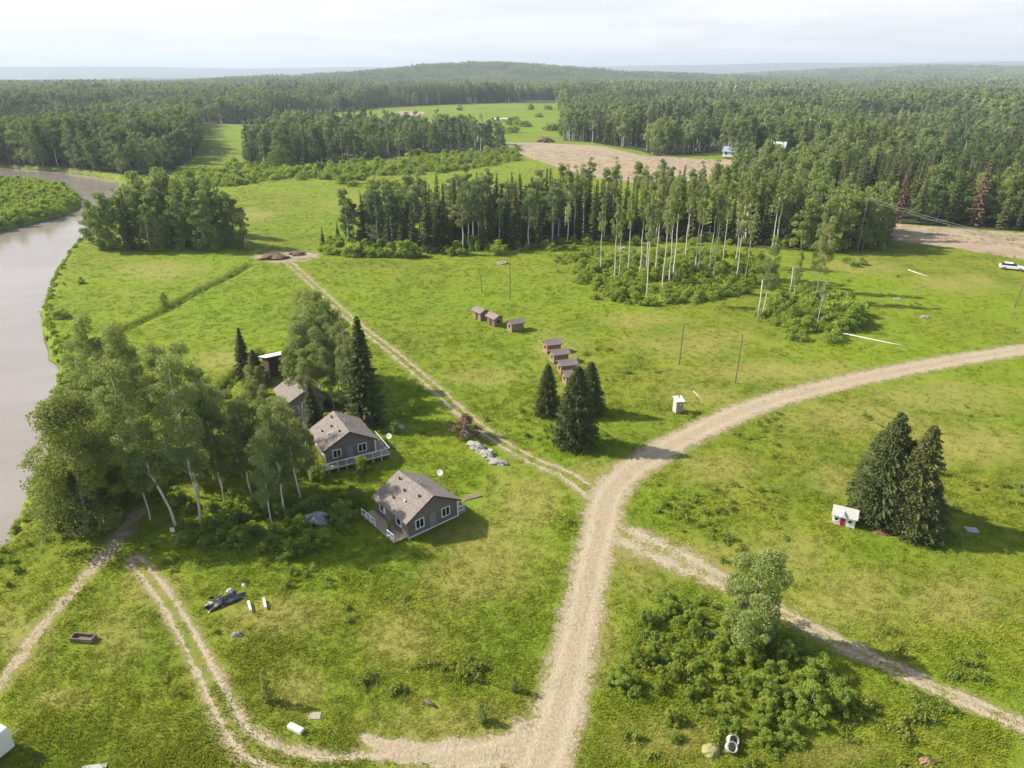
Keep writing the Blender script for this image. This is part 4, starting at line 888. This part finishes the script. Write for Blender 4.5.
window(ph, .34, .48, .30, .30, 0, 'x', 1, 'white'); window(ph, 1.55, .48, .30, .30, 0, 'x', 1, 'white')
wr = MB().box(W_ + .002, W_ + .03, .55, .95, .45, .8).build('window', M['glass'], ph)

# ------------------------------------------------------------------ satellite dishes
def dish():
    d = thing('satellite_dish', 'x', 'satellite dish', (0, 0, 0), 0, 'satellite dishes by the cabins')
    MB().tube([(0, 0, -.2), (0, 0, 1.9)], .045, 8).build('pole', M['metal'], d)
    dm = MB().lathe([(0, 0), (.2, .012), (.36, .05), (.48, .11), (.50, .12), (.47, .125), (.2, .03), (0, .015)], 24).build('reflector', M['white'], d, smooth=True); dm.scale = (.66, .66, .66); dm.location = (0, 0, 2.05); dm.rotation_euler = (R(62), 0, R(-15))
    MB().tube([(0, 0, 1.85), (.1, -.5, 1.8), (.12, -.62, 2.0)], [.025, .02, .03], 6).build('arm', M['metal'], d); return d
ds = dish(); place(ds, 390.5, 451); ds['label'] = 'white satellite dish on a pole at the railed cabin'
x, y = G(441, 489); d2 = dup(ds, (x, y, tz(x, y)), 0, label='white satellite dish on a pole behind the front cabin roof')

# ------------------------------------------------------------------ rubble, boards and other small things in the grass
def heap(name, px, py, L, W, Hh, rz, m, lab, cat, seed, group=None, rough=.35):
    o = lump(name, M[m], L, W, Hh, None, seed, rough); place(o, px, py, R(rz)); return tag(o, lab, cat, group)
heap('rubble_heap', 476, 446, 2.8, 1.5, .65, -40, 'rock', 'upper lump of the pale grey rubble heap beside the track', 'rubble heap', 3, rough=.3)
heap('rubble_heap', 486, 454, 2.4, 1.2, .55, -38, 'rock', 'middle lump of the pale grey rubble heap beside the track', 'rubble heap', 5, rough=.35)
heap('rubble_heap', 497, 462, 2.6, 1.3, .5, -25, 'rock', 'lower lump of the pale rubble heap nearest the gravel road', 'rubble heap', 4, rough=.3)
o = MB().box(-.5, .5, -.3, .3, 0, .5).build('crate', M['white'], bevel=.02); place(o, 464.5, 434, R(-30)); tag(o, 'small white crate between the brown bush and the rubble', 'crate')
o = MB().box(-.3, .3, -.3, .3, 0, .55).build('crate', M['conc'], bevel=.02); place(o, 490, 453, R(-20)); tag(o, 'pale block wedged in the rubble heap', 'block')
heap('tarp_pile', 316, 522, 2.6, 1.7, 1.0, 15, 'tarp', 'heap under a crumpled grey tarp in the bushes by the front cabin', 'tarp heap', 6, rough=.5)
o = MB().add([(-1.9, -.8, 0), (1.9, -.7, 0), (1.8, .8, .02), (-1.7, .75, .02), (-1.8, -.7, .14), (1.8, -.6, .22), (1.7, .7, .18), (-1.6, .65, .12)], [(3, 2, 1, 0), (4, 5, 6, 7), (0, 1, 5, 4), (1, 2, 6, 5), (2, 3, 7, 6), (3, 0, 4, 7)]).build('board_stack', M['pole']); place(o, 472, 497, R(25)); o.scale = (.55, .5, .6); tag(o, 'low stack of grey boards right of the front cabin', 'board stack')
o = MB().box(-1., 1., -.7, .7, 0, .12).build('wooden_pallet', M['deck'], bevel=.01); place(o, 396, 427, R(20)); tag(o, 'grey wooden platform in the grass behind the railed cabin', 'platform')
# black sheet with a bucket
bs = lump('plastic_sheet', M['black'], 2.9, 1.3, .42, None, 9, .5); place(bs, 224, 602, R(38)); tag(bs, 'crumpled black plastic sheet lying on the lawn', 'plastic sheet')
o = lump('bag', M['white'], .55, .45, .4, None, 12, .4); place(o, 230, 592, .3); tag(o, 'white sack on top end of the black plastic sheet', 'sack')
o = lump('bag', M['tarp'], 1.0, .35, .3, None, 13, .4); place(o, 222, 605, R(35)); tag(o, 'pale grey sack lying along the black plastic sheet', 'sack')
for px, py, a, lab in [(250, 608, -62, 'left of two short white boards lying in the lawn'), (265, 605, -64, 'right of two short white boards lying in the lawn')]:
    o = MB().box(-.62, .62, -.09, .09, .16, .30).build('white_board', M['white'], bevel=.01); place(o, px, py, R(a)); tag(o, lab, 'board')
o = lump('rock', M['rock'], .9, .5, .35, None, 15, .4); place(o, 237, 635, .2); tag(o, 'pale flat rock in the lawn below the black sheet', 'rock')
o = lump('rock', M['white'], .35, .3, .3, None, 16, .3); place(o, 244, 586, 0); tag(o, 'small white stone in the lawn above the two boards', 'rock')
o = lump('rock', M['black'], .4, .3, .25, None, 17, .3); place(o, 211, 598, 0); tag(o, 'small dark clod left of the black plastic sheet', 'rock')
# log trough
tg = MB().tube([(-.85, 0, .28), (.85, 0, .25)], .05, 4)
tg = MB().box(-.9, .9, -.35, -.25, 0, .4).box(-.9, .9, .25, .35, 0, .4).box(-.9, -.8, -.25, .25, 0, .4).box(.8, .9, -.25, .25, 0, .4).box(-.8, .8, -.25, .25, 0, .12).build('fire_box', M['pole'], bevel=.015); place(tg, 84, 640, R(-6)); tag(tg, 'weathered wooden trough between the two dirt paths', 'trough')
# white jerrycans
for px, py, lab in [(293, 729, 'left of two white boxes lying in the lawn by the track'), (299, 732, 'right of two white boxes lying in the lawn by the track')]:
    bxx = MB().box(-.32, .32, -.2, .2, .0, .34).build('white_box', M['white'], bevel=.05); place(bxx, px, py, R(-25)); tag(bxx, lab, 'box')
o = MB().box(-.4, .4, -.3, .3, -.02, .05).build('flat_slab', M['deck'], bevel=.02); place(o, 315, 716, R(5)); tag(o, 'flat brown slab at the tip of the sapling shadow', 'slab')
def log(px0, py0, px1, py1, r, m, lab, name='fallen_log', zz_=None):
    a = G(px0, py0); b = G(px1, py1); c = (a + b) / 2; d = b - a; L = np.hypot(*d); n_ = max(3, int(L / 2))
    pts = [(L * (t - .5), .25 * r * sin(7 * t), r * .7 + (0 if zz_ is None else zz_[0] + (zz_[1] - zz_[0]) * t)) for t in np.linspace(0, 1, n_)]
    o = MB().tube(pts, [r * (1 - .5 * t) for t in np.linspace(0, 1, n_)], 8).build(name, BARK[m], smooth=True); o.location = (c[0], c[1], tz(*c)); o.rotation_euler = (0, 0, math.atan2(d[1], d[0])); tag(o, lab, 'log'); return o
log(834, 333, 908, 348, .16, 'aspen', 'long white fallen log in the grass above the gravel road')
log(425, 701, 436, 708, .15, 'spruce', 'short dark log lying in the middle of the lawn')
log(908, 271, 928, 278, .11, 'aspen', 'pale fallen branch in the grass towards the dirt road')
log(693, 391, 703, 402, .045, 'aspen', 'thin pale stick lying right of the privy')
log(376, 674, 378, 686, .09, 'spruce', 'short tan stump end in the lawn centre', 'tree_stump')
heap('stone_pile', 924, 318, 2., 1.2, .35, 5, 'rock', 'flat grey stones in the green patch above the gravel road', 'stones', 21)
heap('stone_pile', 897, 300, 1.6, 1.0, .3, 5, 'tarp', 'bluish grey scrap in the dry grass above the fallen log', 'scrap', 22)
o = MB().box(-.55, .55, -.4, .4, 0, .16).build('concrete_slab', M['conc'], bevel=.02); place(o, 971, 531, R(-12)); tag(o, 'pale square slab in the shadow of the spruces', 'slab')
heap('soil_patch', 884, 534, 1.8, .7, .18, -10, 'clay', 'rusty red earth heap at the foot of the spruces', 'earth heap', 25)
heap('rock', 74, 536, 1.0, .8, .5, 0, 'clay', 'rusty brown boulder under the riverside poplar', 'rock', 26); 
o = MB().box(-.9, .9, -.06, .06, .3, .42).build('log_rail', BARK['grey']); place(o, 92, 521, R(4)); tag(o, 'grey rail resting in the grass beside the riverside poplar', 'rail')
o = MB().box(-.2, .2, -.03, .03, .1, .6).build('notice_board', M['white'], bevel=.01); place(o, 173, 533, R(10)); tag(o, 'small white panel at the foot of the leaning birch', 'panel')
heap('soil_mound', 273, 258, 6.5, 4, 1.2, 8, 'soil', 'larger brown earth mound at the far end of the meadow track', 'earth mound', 28); heap('soil_mound', 298, 254, 4, 2.6, .9, -8, 'soil', 'smaller brown earth mound right of the track end', 'earth mound', 29)
heap('soil_mound', 545, 142.5, 11, 6, 3, 0, 'soil', 'dark earth mound on the edge of the bare field', 'earth mound', 30)
heap('rubble_heap', 503, 264, 2.6, 1.3, .6, 10, 'conc', 'pale grey rubble heap at the edge of the wooded strip', 'rubble heap', 31, rough=.6)
heap('rubble_heap', 622, 250, 2.4, 1.4, .7, 10, 'conc', 'pale grey scrap heap between aspens and the strip', 'scrap heap', 32, rough=.6)
# culvert rings
def ring(px, py, lab, rx, ry):
    e_ = MB().lathe([(.48, -.3), (.48, .3), (.40, .3), (.38, -.3), (.48, -.3)], 24).build('concrete_ring', M['conc'], smooth=False); place(e_, px, py, 0, .42); e_.rotation_euler = (R(rx), R(ry), 0); e_.scale = (.72, .72, .72); return tag(e_, lab, 'ring', 'white rings at the thicket')
ring(732, 745, 'upper of two white rings standing at the thicket edge', 38, 15); ring(730.5, 752, 'lower of two white rings standing at the thicket edge', 34, 10)
o = lump('hay_clump', plain('straw', (.36, .34, .14), .9, .1, .25, 5, bump=.5), 1.2, 1.1, .5, None, 40, .12); place(o, 711, 752, 0); tag(o, 'round straw coloured clump left of the white rings', 'straw clump')
o = lump('hay_clump', plain('brown_straw', (.36, .22, .14), .9, .1, .25, 5, bump=.5), 1.0, .7, .4, None, 41, .3); place(o, 926, 763, 0); tag(o, 'reddish brown clump in the grass near the field track', 'clump')
o = MB().box(-.75, .75, -.4, .4, .02, .1).build('grey_board', M['conc'], bevel=.01); place(o, 93, 771, R(8)); tag(o, 'grey sheet lying in the grass near the white trailer', 'board')
# leaning poles near the grove
fr = thing('pole_frame', 'grey weathered pole frame leaning among the grove trees', 'pole frame')
a = G(243, 478); fr.location = (a[0], a[1], tz(*a))
MB().tube([(0, 0, -.2), (-.7, .3, 4.0)], [.09, .07], 8).build('pole', BARK['grey'], fr); MB().tube([(-2.0, 0, 3.2), (2.4, 1.2, 4.5)], [.08, .05], 8).build('beam', BARK['grey'], fr)

# ------------------------------------------------------------------ utility poles and wires
def pole(px, by, ty, lab, lean=0., cross=False):
    h = top_height(px, by, ty); t = thing('utility_pole', lab, 'pole', (0, 0, 0)); place(t, px, by); t.rotation_euler = (0, lean, 0)
    MB().tube([(0, 0, -.3), (0, 0, h)], [.10, .07], 8).build('shaft', M['pole'], t)
    if cross:
        MB().box(-.9, .9, -.05, .05, h - .55, h - .43).build('crossarm', M['pole'], t)
    return t, h
pole(510, 299, 256, 'wooden pole above the upper row of brown sheds')
pole(735, 384, 335, 'wooden pole in the dry grass above the gravel road bend', .02)
pole(679, 365, 324, 'wooden pole in the dry grass left of the other, nearer the sheds', .02)
pole(1014, 309, 262, 'leaning wooden pole beside the parked white car', .08)
snag2 = MB().tube([(0, 0, -.2), (-.2, 0, 3), (-.6, .1, 5.5)], [.07, .05, .02], 6).tube([(-.2, 0, 3), (.5, 0, 4.6)], [.03, .01], 5).tube([(-.3, 0, 3.6), (-1.1, 0, 4.8)], [.03, .01], 5).build('dead_sapling', BARK['spruce']); place(snag2, 482, 292); tag(snag2, 'thin dead sapling in the meadow left of the pole', 'dead tree')
def wpole(x, y, h, lab):
    t = thing('utility_pole', lab, 'pole', (x, y, tz(x, y))); t.rotation_euler = (0, 0, R(-55)); MB().tube([(0, 0, -.3), (0, 0, h)], [.14, .10], 8).build('shaft', M['pole'], t); MB().box(-1., 1., -.06, .06, h - .35, h - .22).build('crossarm', M['pole'], t); return np.array((x, y, t.location.z + h - .2))
pa = wpole(84.0, 171., 13.2, 'power pole inside the clump at the dirt road'); pb = wpole(97.5, 116., 12.9, 'power pole at the field edge on the far right')
for s_, lab in ((-.9, 'lower power cable strung along the dirt road'), (.9, 'upper power cable strung along the dirt road')):
    dv = pb - pa; nrm = np.array((dv[1], -dv[0], 0)); nrm /= np.linalg.norm(nrm); cv = MB()
    pts = [pa + dv * t + nrm * s_ - np.array((0, 0, 1.2 * 4 * t * (1 - t))) for t in np.linspace(0, 1, 24)]
    o = cv.tube(pts, .035, 5).build('power_cable', M['wire'], smooth=True); tag(o, lab, 'cable')

# ------------------------------------------------------------------ vehicles
x, y = G(1011, 270); car = thing('parked_car', 'white car parked on the grass beside the dirt road', 'car', (x, y, tz(x, y)), R(-28))
def carprof(mb, prof, y0, y1): return mb.prism(prof, y0, y1)
carprof(MB(), [(-2.4, .42), (-2.45, .75), (-2.3, .95), (-1.1, .98), (1.0, .96), (2.15, .82), (2.4, .62), (2.38, .36), (-2.2, .32)], -.88, .88).build('body', M['white'], car, bevel=.06)
MB().add([(-2.0, -.8, .96), (1.0, -.8, .95), (1.0, .8, .95), (-2.0, .8, .96), (-1.5, -.66, 1.44), (.1, -.66, 1.46), (.1, .66, 1.46), (-1.5, .66, 1.44)], [(0, 1, 5, 4), (1, 2, 6, 5), (2, 3, 7, 6), (3, 0, 4, 7), (4, 5, 6, 7)]).build('window', M['glass'], car)
MB().box(-1.52, .12, -.68, .68, 1.42, 1.50).build('roof', M['white'], car, bevel=.03)
for s_ in (-1, 1):
    for xx in (-1.9, -.7, .98):
        pass
for xx in (-1.45, 1.5):
    for yy in (-.88, .88):
        w = MB().tube([(xx, yy - .1, .33), (xx, yy + .1, .33)], .34, 18).build('wheel', M['tyre'], car); MB().tube([(xx, yy + (.1 if yy > 0 else -.12), .33), (xx, yy + (.12 if yy > 0 else -.1), .33)], .2, 14).build('rim', M['metal'], w)
for yy in (-.6, .6): MB().box(2.3, 2.43, yy - .18, yy + .18, .6, .74).build('headlight', M['metal'], car); MB().box(-2.48, -2.4, yy - .18, yy + .18, .68, .84).build('taillight', M['lamp'], car)
# trailer at the lower left corner of the view
tx, ty_ = G(-21, 782); tr = thing('camper_trailer', 'white trailer with a boxy body standing on the grass by the river path', 'trailer', (tx, ty_, tz(tx, ty_)), R(-24))
MB().prism([(-2.1, .45), (0, .45), (0, 1.95), (-.12, 2.1), (-1.98, 2.1), (-2.1, 1.95)], -2.6, 2.4).build('body', M['white'], tr, bevel=.05)
f_ = MB().box(0., .03, -1.4, -.4, 1.1, 1.7).build('window', M['trim'], tr); MB().box(.03, .045, -1.3, -.5, 1.18, 1.62).build('pane', M['glass'], f_)
for xx in (-1.95, -.15):
    w = MB().tube([(xx - .1, -.1, .34), (xx + .1, -.1, .34)], .34, 18).build('wheel', M['tyre'], tr); MB().tube([(xx + .1, -.1, .34), (xx + .12, -.1, .34)], .2, 14).build('rim', M['metal'], w)
MB().tube([(-1.05, 2.3, .42), (-1.05, 3.4, .42)], .05, 6).build('drawbar', M['rail'], tr); MB().box(-1.4, -.7, -1., -.3, 2.1, 2.2).build('vent', M['white'], tr, bevel=.03)

# ------------------------------------------------------------------ far houses in the woods
def house(px, py, W, D, wh, rh, lab, mw, mr, rz=0., dz=0.):
    x, y = G(px, py); h = thing('house', lab, 'house', (x, y, tz(x, y) + dz), rz)
    MB().prism([(0, -dz), (D, -dz), (D, wh), (D / 2, wh + rh), (0, wh)], -W / 2, W / 2).build('wall', M[mw], h)
    sl = rh / (D / 2); e = .5; zt = wh + rh + .05
    MB().prism([(-e, zt - sl * (D / 2 + e)), (D / 2, zt), (D + e, zt - sl * (D / 2 + e)), (D + e, zt - sl * (D / 2 + e) + .18), (D / 2, zt + .18), (-e, zt - sl * (D / 2 + e) + .18)], -W / 2 - e, W / 2 + e).build('roof', M[mr], h)
    for u in (-W * .25, W * .25): window(h, u, 1.1, 1.2, 1.2, 0, 'y', 1)
    return h
house(729, 157, 7, 6, 2.8, 2.0, 'white house with a blue roof at the end of the bare field', 'white', 'blueroof', R(60))
house(777, 164, 5, 6, 7.4, 2.2, 'white gable showing through the forest right of the blue roofed house', 'white', 'tin', R(70))
house(196, 122.5, 9, 8, 3.4, 2.2, 'white roofed house at the upper edge of the far green meadow', 'white', 'tin', R(65))
house(98, 106, 26, 14, 13., 4, 'long pale roof half sunk in the forest beyond the river', 'tan', 'tin', R(80))
house(497, 122, 6, 5, 2.2, .9, 'long low white building on the far field', 'white', 'tin', R(82)); house(504.5, 121.6, 4, 4, 2.0, .7, 'short white building next to the long one on the far field', 'white', 'tin', R(82))

# ------------------------------------------------------------------ ground cover
def free(x, y):
    ok = np.ones(len(x), bool)
    for a, b, c in EXCL: ok &= np.hypot(x - a, y - b) > c
    return ok
# undergrowth masses
def in_px(P, spacing, seed): return fill(GL(P), spacing, seed)
U = [in_px([(588, 270), (600, 258), (640, 255), (700, 256), (765, 262), (772, 284), (745, 297), (700, 304), (640, 307), (594, 299)], 1.9, 21),
     in_px([(757, 316), (775, 300), (800, 292), (850, 300), (862, 328), (835, 344), (790, 342)], 1.9, 22),
     in_px([(555, 262), (600, 250), (600, 292), (575, 285)], 2.6, 23),
     in_px([(640, 600), (700, 592), (850, 668), (858, 705), (780, 760), (680, 745), (625, 700)], 1.35, 24),
     in_px([(180, 520), (330, 500), (345, 530), (300, 556), (190, 550)], 1.5, 25),
     in_px([(95, 470), (280, 450), (290, 500), (180, 520), (120, 510)], 2.0, 26),
     in_px([(300, 405), (350, 395), (375, 425), (310, 440)], 1.8, 27),
     in_px([(330, 246), (420, 253), (560, 252), (600, 244), (890, 250), (880, 240), (500, 238), (340, 238)], 3.0, 29),
     in_px([(100, 244), (250, 244), (250, 252), (100, 252)], 3., 30),
     in_px([(240, 165), (330, 168), (520, 150), (520, 160), (450, 172), (300, 180), (200, 188), (200, 172)], 4.5, 31)]
up = np.hstack([np.array(u) for u in U]); zz = terrain(up[0], up[1]); r1 = np.random.default_rng(5)
okk = (zz > -.7) & free(*up); up = up[:, okk]; zz = zz[okk]; dist = np.hypot(*up)
keepu = (.6 * vnoise(up[0], up[1], 7) + .4 * vnoise(up[0] + 50, up[1], 2.5) + r1.random(len(zz)) * .35) > np.where(dist > 105, .46, .56); up = up[:, keepu]; zz = zz[keepu]; dist = dist[keepu]
near_h = np.where(dist < 60, .52, np.where(dist < 110, .75, np.where(dist < 260, 1.0, 1.8)))
scatter('undergrowth', np.c_[up.T, zz], near_h * r1.uniform(.5, 1.15, len(zz)), r1.uniform(0, 6.28, len(zz)), r1.integers(0, 3, len(zz)), 'u_willow', None, 'leafy undergrowth below the aspens and in the thickets', 'undergrowth')
RD = []
for D in DITCHES:
    for i in range(len(D) - 1):
        L_ = np.hypot(*(D[i + 1] - D[i])); t_ = r1.random(int(L_ * 2.6))[:, None]; RD.append(D[i] + (D[i + 1] - D[i]) * t_ + r1.normal(0, .3, (len(t_), 2)))
for i in range(17):
    L_ = np.hypot(*(RIVER[i + 1] - RIVER[i])); t_ = r1.random(int(min(L_, 60) * 1.6))[:, None]; dv = RIVER[i + 1] - RIVER[i]; nr = np.array((-dv[1], dv[0])) / L_ * -1
    RD.append(RIVER[i] + dv * t_ + nr * r1.uniform(.2, 1.6, (len(t_), 1)) * 1.0)
RD = np.vstack(RD); zz = terrain(RD[:, 0], RD[:, 1]); kk = (zz > -1.9) & (np.hypot(*RD.T) < 330); RD, zz = RD[kk], zz[kk]
scatter('reeds', np.c_[RD, zz], r1.uniform(.18, .42, len(RD)), r1.uniform(0, 6.28, len(RD)), r1.integers(0, 3, len(RD)), 'u_willow', None, 'rank sedge growing along the ditches and the river edge', 'sedge')
PEN = GL([(-200, 180), (0, 184), (38, 184), (66, 190), (76, 199), (74, 207), (50, 215), (0, 228), (-150, 262), (-380, 330), (-420, 250)], -.5)
X, Y = fill(PEN, 2.7, 33); zz = terrain(X, Y); kk = zz > -1.2
scatter('shrubbery', np.c_[X[kk], Y[kk], zz[kk]], r1.uniform(.7, 1.6, kk.sum()), r1.uniform(0, 6.28, kk.sum()), r1.integers(0, 3, kk.sum()), 'u_willow', None, 'low willow scrub covering the point inside the river bend', 'scrub')
# river-edge reeds and verge weeds
WV = []
for _ in range(52000):
    d = 28 + 330 * random.random() ** 2.0; a = random.uniform(-.72, .72); WV.append((d * math.tan(a) , d))
WV = np.array(WV); X, Y = WV.T; dr, lu = site_attrs(X, Y); wr, _, _ = road_wear(X, Y); zz = terrain(X, Y); wd = woody(X, Y); v = .25 * vnoise(X + 70, Y + 20, 9) + .35 * vnoise(X + 10, Y + 90, 3) + .4 * vnoise(X + 33, Y, 1.2)
kk = (wr < .1) & (zz > -1.3) & ~wd & free(X, Y) & (v + .18 * np.random.default_rng(3).random(len(X)) - .25 * dr + .05 * ((X > 8) & (Y < 110)) - .10 * (Y > 85) - .05 * (X < 5) > .775); X, Y, zz = X[kk], Y[kk], zz[kk]
scatter('weeds', np.c_[X, Y, zz], r1.uniform(.4, 1.1, len(X)), r1.uniform(0, 6.28, len(X)), r1.integers(0, 3, len(X)), 'u_weed', None, 'patches of leafy weeds in the meadow grass', 'weeds')
GVp = []
nG = 105000
d = 24 + 400 * r1.random(nG) ** 2.0; a = np.tan(r1.uniform(-.78, .78, nG)) * d; X, Y = a, d
dr, lu = site_attrs(X, Y); wr, _, _ = road_wear(X, Y); zz = terrain(X, Y)
kk = (wr + .45 * (r1.random(nG) - .5) < .28) & (zz > -1.5) & ~woody(X, Y) & free(X, Y); X, Y, zz, dr, lu = X[kk], Y[kk], zz[kk], dr[kk], lu[kk]
scatter('grass', np.c_[X, Y, zz], r1.uniform(.45, 1.15, len(X)) * (.8 + .5 * vnoise(X, Y, 6)) * (1 - .35 * dr), r1.uniform(0, 6.28, len(X)), r1.integers(0, 4, len(X)), 'u_tuft', {'dry': dr, 'lush': lu}, 'tufted meadow grass, green with dry patches', 'grass')


# ------------------------------------------------------------------ haze
hz = MB().box(-15500, 15500, -15500, 15500, -60, 240).build('haze', mat('haze_air', lambda nt, out: None)); hz['kind'] = 'stuff'; hz['label'] = 'thin summer haze over the whole valley'
nt = hz.data.materials[0].node_tree; pv_ = nt.nodes.new('ShaderNodeVolumePrincipled'); pv_.inputs['Density'].default_value = 1.5e-4; pv_.inputs['Color'].default_value = (.72, .85, 1., 1); pv_.inputs['Anisotropy'].default_value = .1
nt.links.new(pv_.outputs[0], next(n for n in nt.nodes if n.type == 'OUTPUT_MATERIAL').inputs['Volume'])

# ------------------------------------------------------------------ light, sky, camera
SUN_AZ, SUN_EL = math.atan2(-.972, .235), R(37)     # azimuth from +Y towards +X
sd = np.array((sin(SUN_AZ) * cos(SUN_EL), cos(SUN_AZ) * cos(SUN_EL), sin(SUN_EL)))
sl_ = bpy.data.lights.new('sun', 'SUN'); sl_.energy = 4.7; sl_.angle = R(.6); sl_.color = (1., .935, .81); so = bpy.data.objects.new('sun', sl_); COL.objects.link(so)
from mathutils import Vector
so.rotation_euler = Vector(-sd).to_track_quat('-Z', 'Y').to_euler(); so.location = tuple(sd * 100)
W = bpy.data.worlds.new('World'); S.world = W; W.use_nodes = True; nt = W.node_tree; nt.nodes.clear(); n = N(nt)
sky = n.add('ShaderNodeTexSky', sky_type='NISHITA', sun_disc=False); sky.sun_elevation = SUN_EL; sky.sun_rotation = SUN_AZ % (2 * pi); sky.altitude = 300; sky.air_density = 1.; sky.dust_density = 3.0; sky.ozone_density = 1.
tc = n.add('ShaderNodeTexCoord').outputs['Generated']; sp_ = n.add('ShaderNodeSeparateXYZ'); n.link(tc, sp_.inputs[0])
mp = n.add('ShaderNodeMapping'); mp.inputs['Scale'].default_value = (1.2, 1.2, 16); n.link(tc, mp.inputs[0])
cl = n.noise(mp.outputs[0], 2.2, 6, .6, .5); low = n.ramp(sp_.outputs[2], .38, .06, .12, 1.)
cf = n.math('MULTIPLY', n.ramp(cl, .28, .62, .78, .97), low)
ccol = n.mix(n.ramp(cl, .35, .65), rgb(6.1, 6.1, 6.25), rgb(6.7, 6.6, 6.65))
col = n.mix(cf, sky.outputs[0], ccol)
bg = n.add('ShaderNodeBackground'); bg.inputs['Strength'].default_value = .10; n.link(col, bg.inputs[0]); ow = n.add('ShaderNodeOutputWorld'); n.link(bg.outputs[0], ow.inputs[0])
cd = bpy.data.cameras.new('camera'); cd.sensor_fit = 'HORIZONTAL'; cd.sensor_width = 36; cd.lens = 36 * F / 1024; cd.clip_end = 40000; cd.clip_start = .5
co = bpy.data.objects.new('camera', cd); COL.objects.link(co); co.location = (0, 0, H); co.rotation_euler = (pi / 2 - PITCH, 0, 0); S.camera = co
S.view_settings.view_transform = 'Standard'; S.view_settings.look = 'None'; S.view_settings.exposure = .8; S.view_settings.gamma = 1
S.render.engine = 'CYCLES'; c = S.cycles; c.use_denoising = True; c.max_bounces = 5; c.diffuse_bounces = 2; c.glossy_bounces = 2; c.transmission_bounces = 2; c.volume_bounces = 0; c.transparent_max_bounces = 8; c.use_adaptive_sampling = True; c.adaptive_threshold = .02
c.sample_clamp_indirect = 4
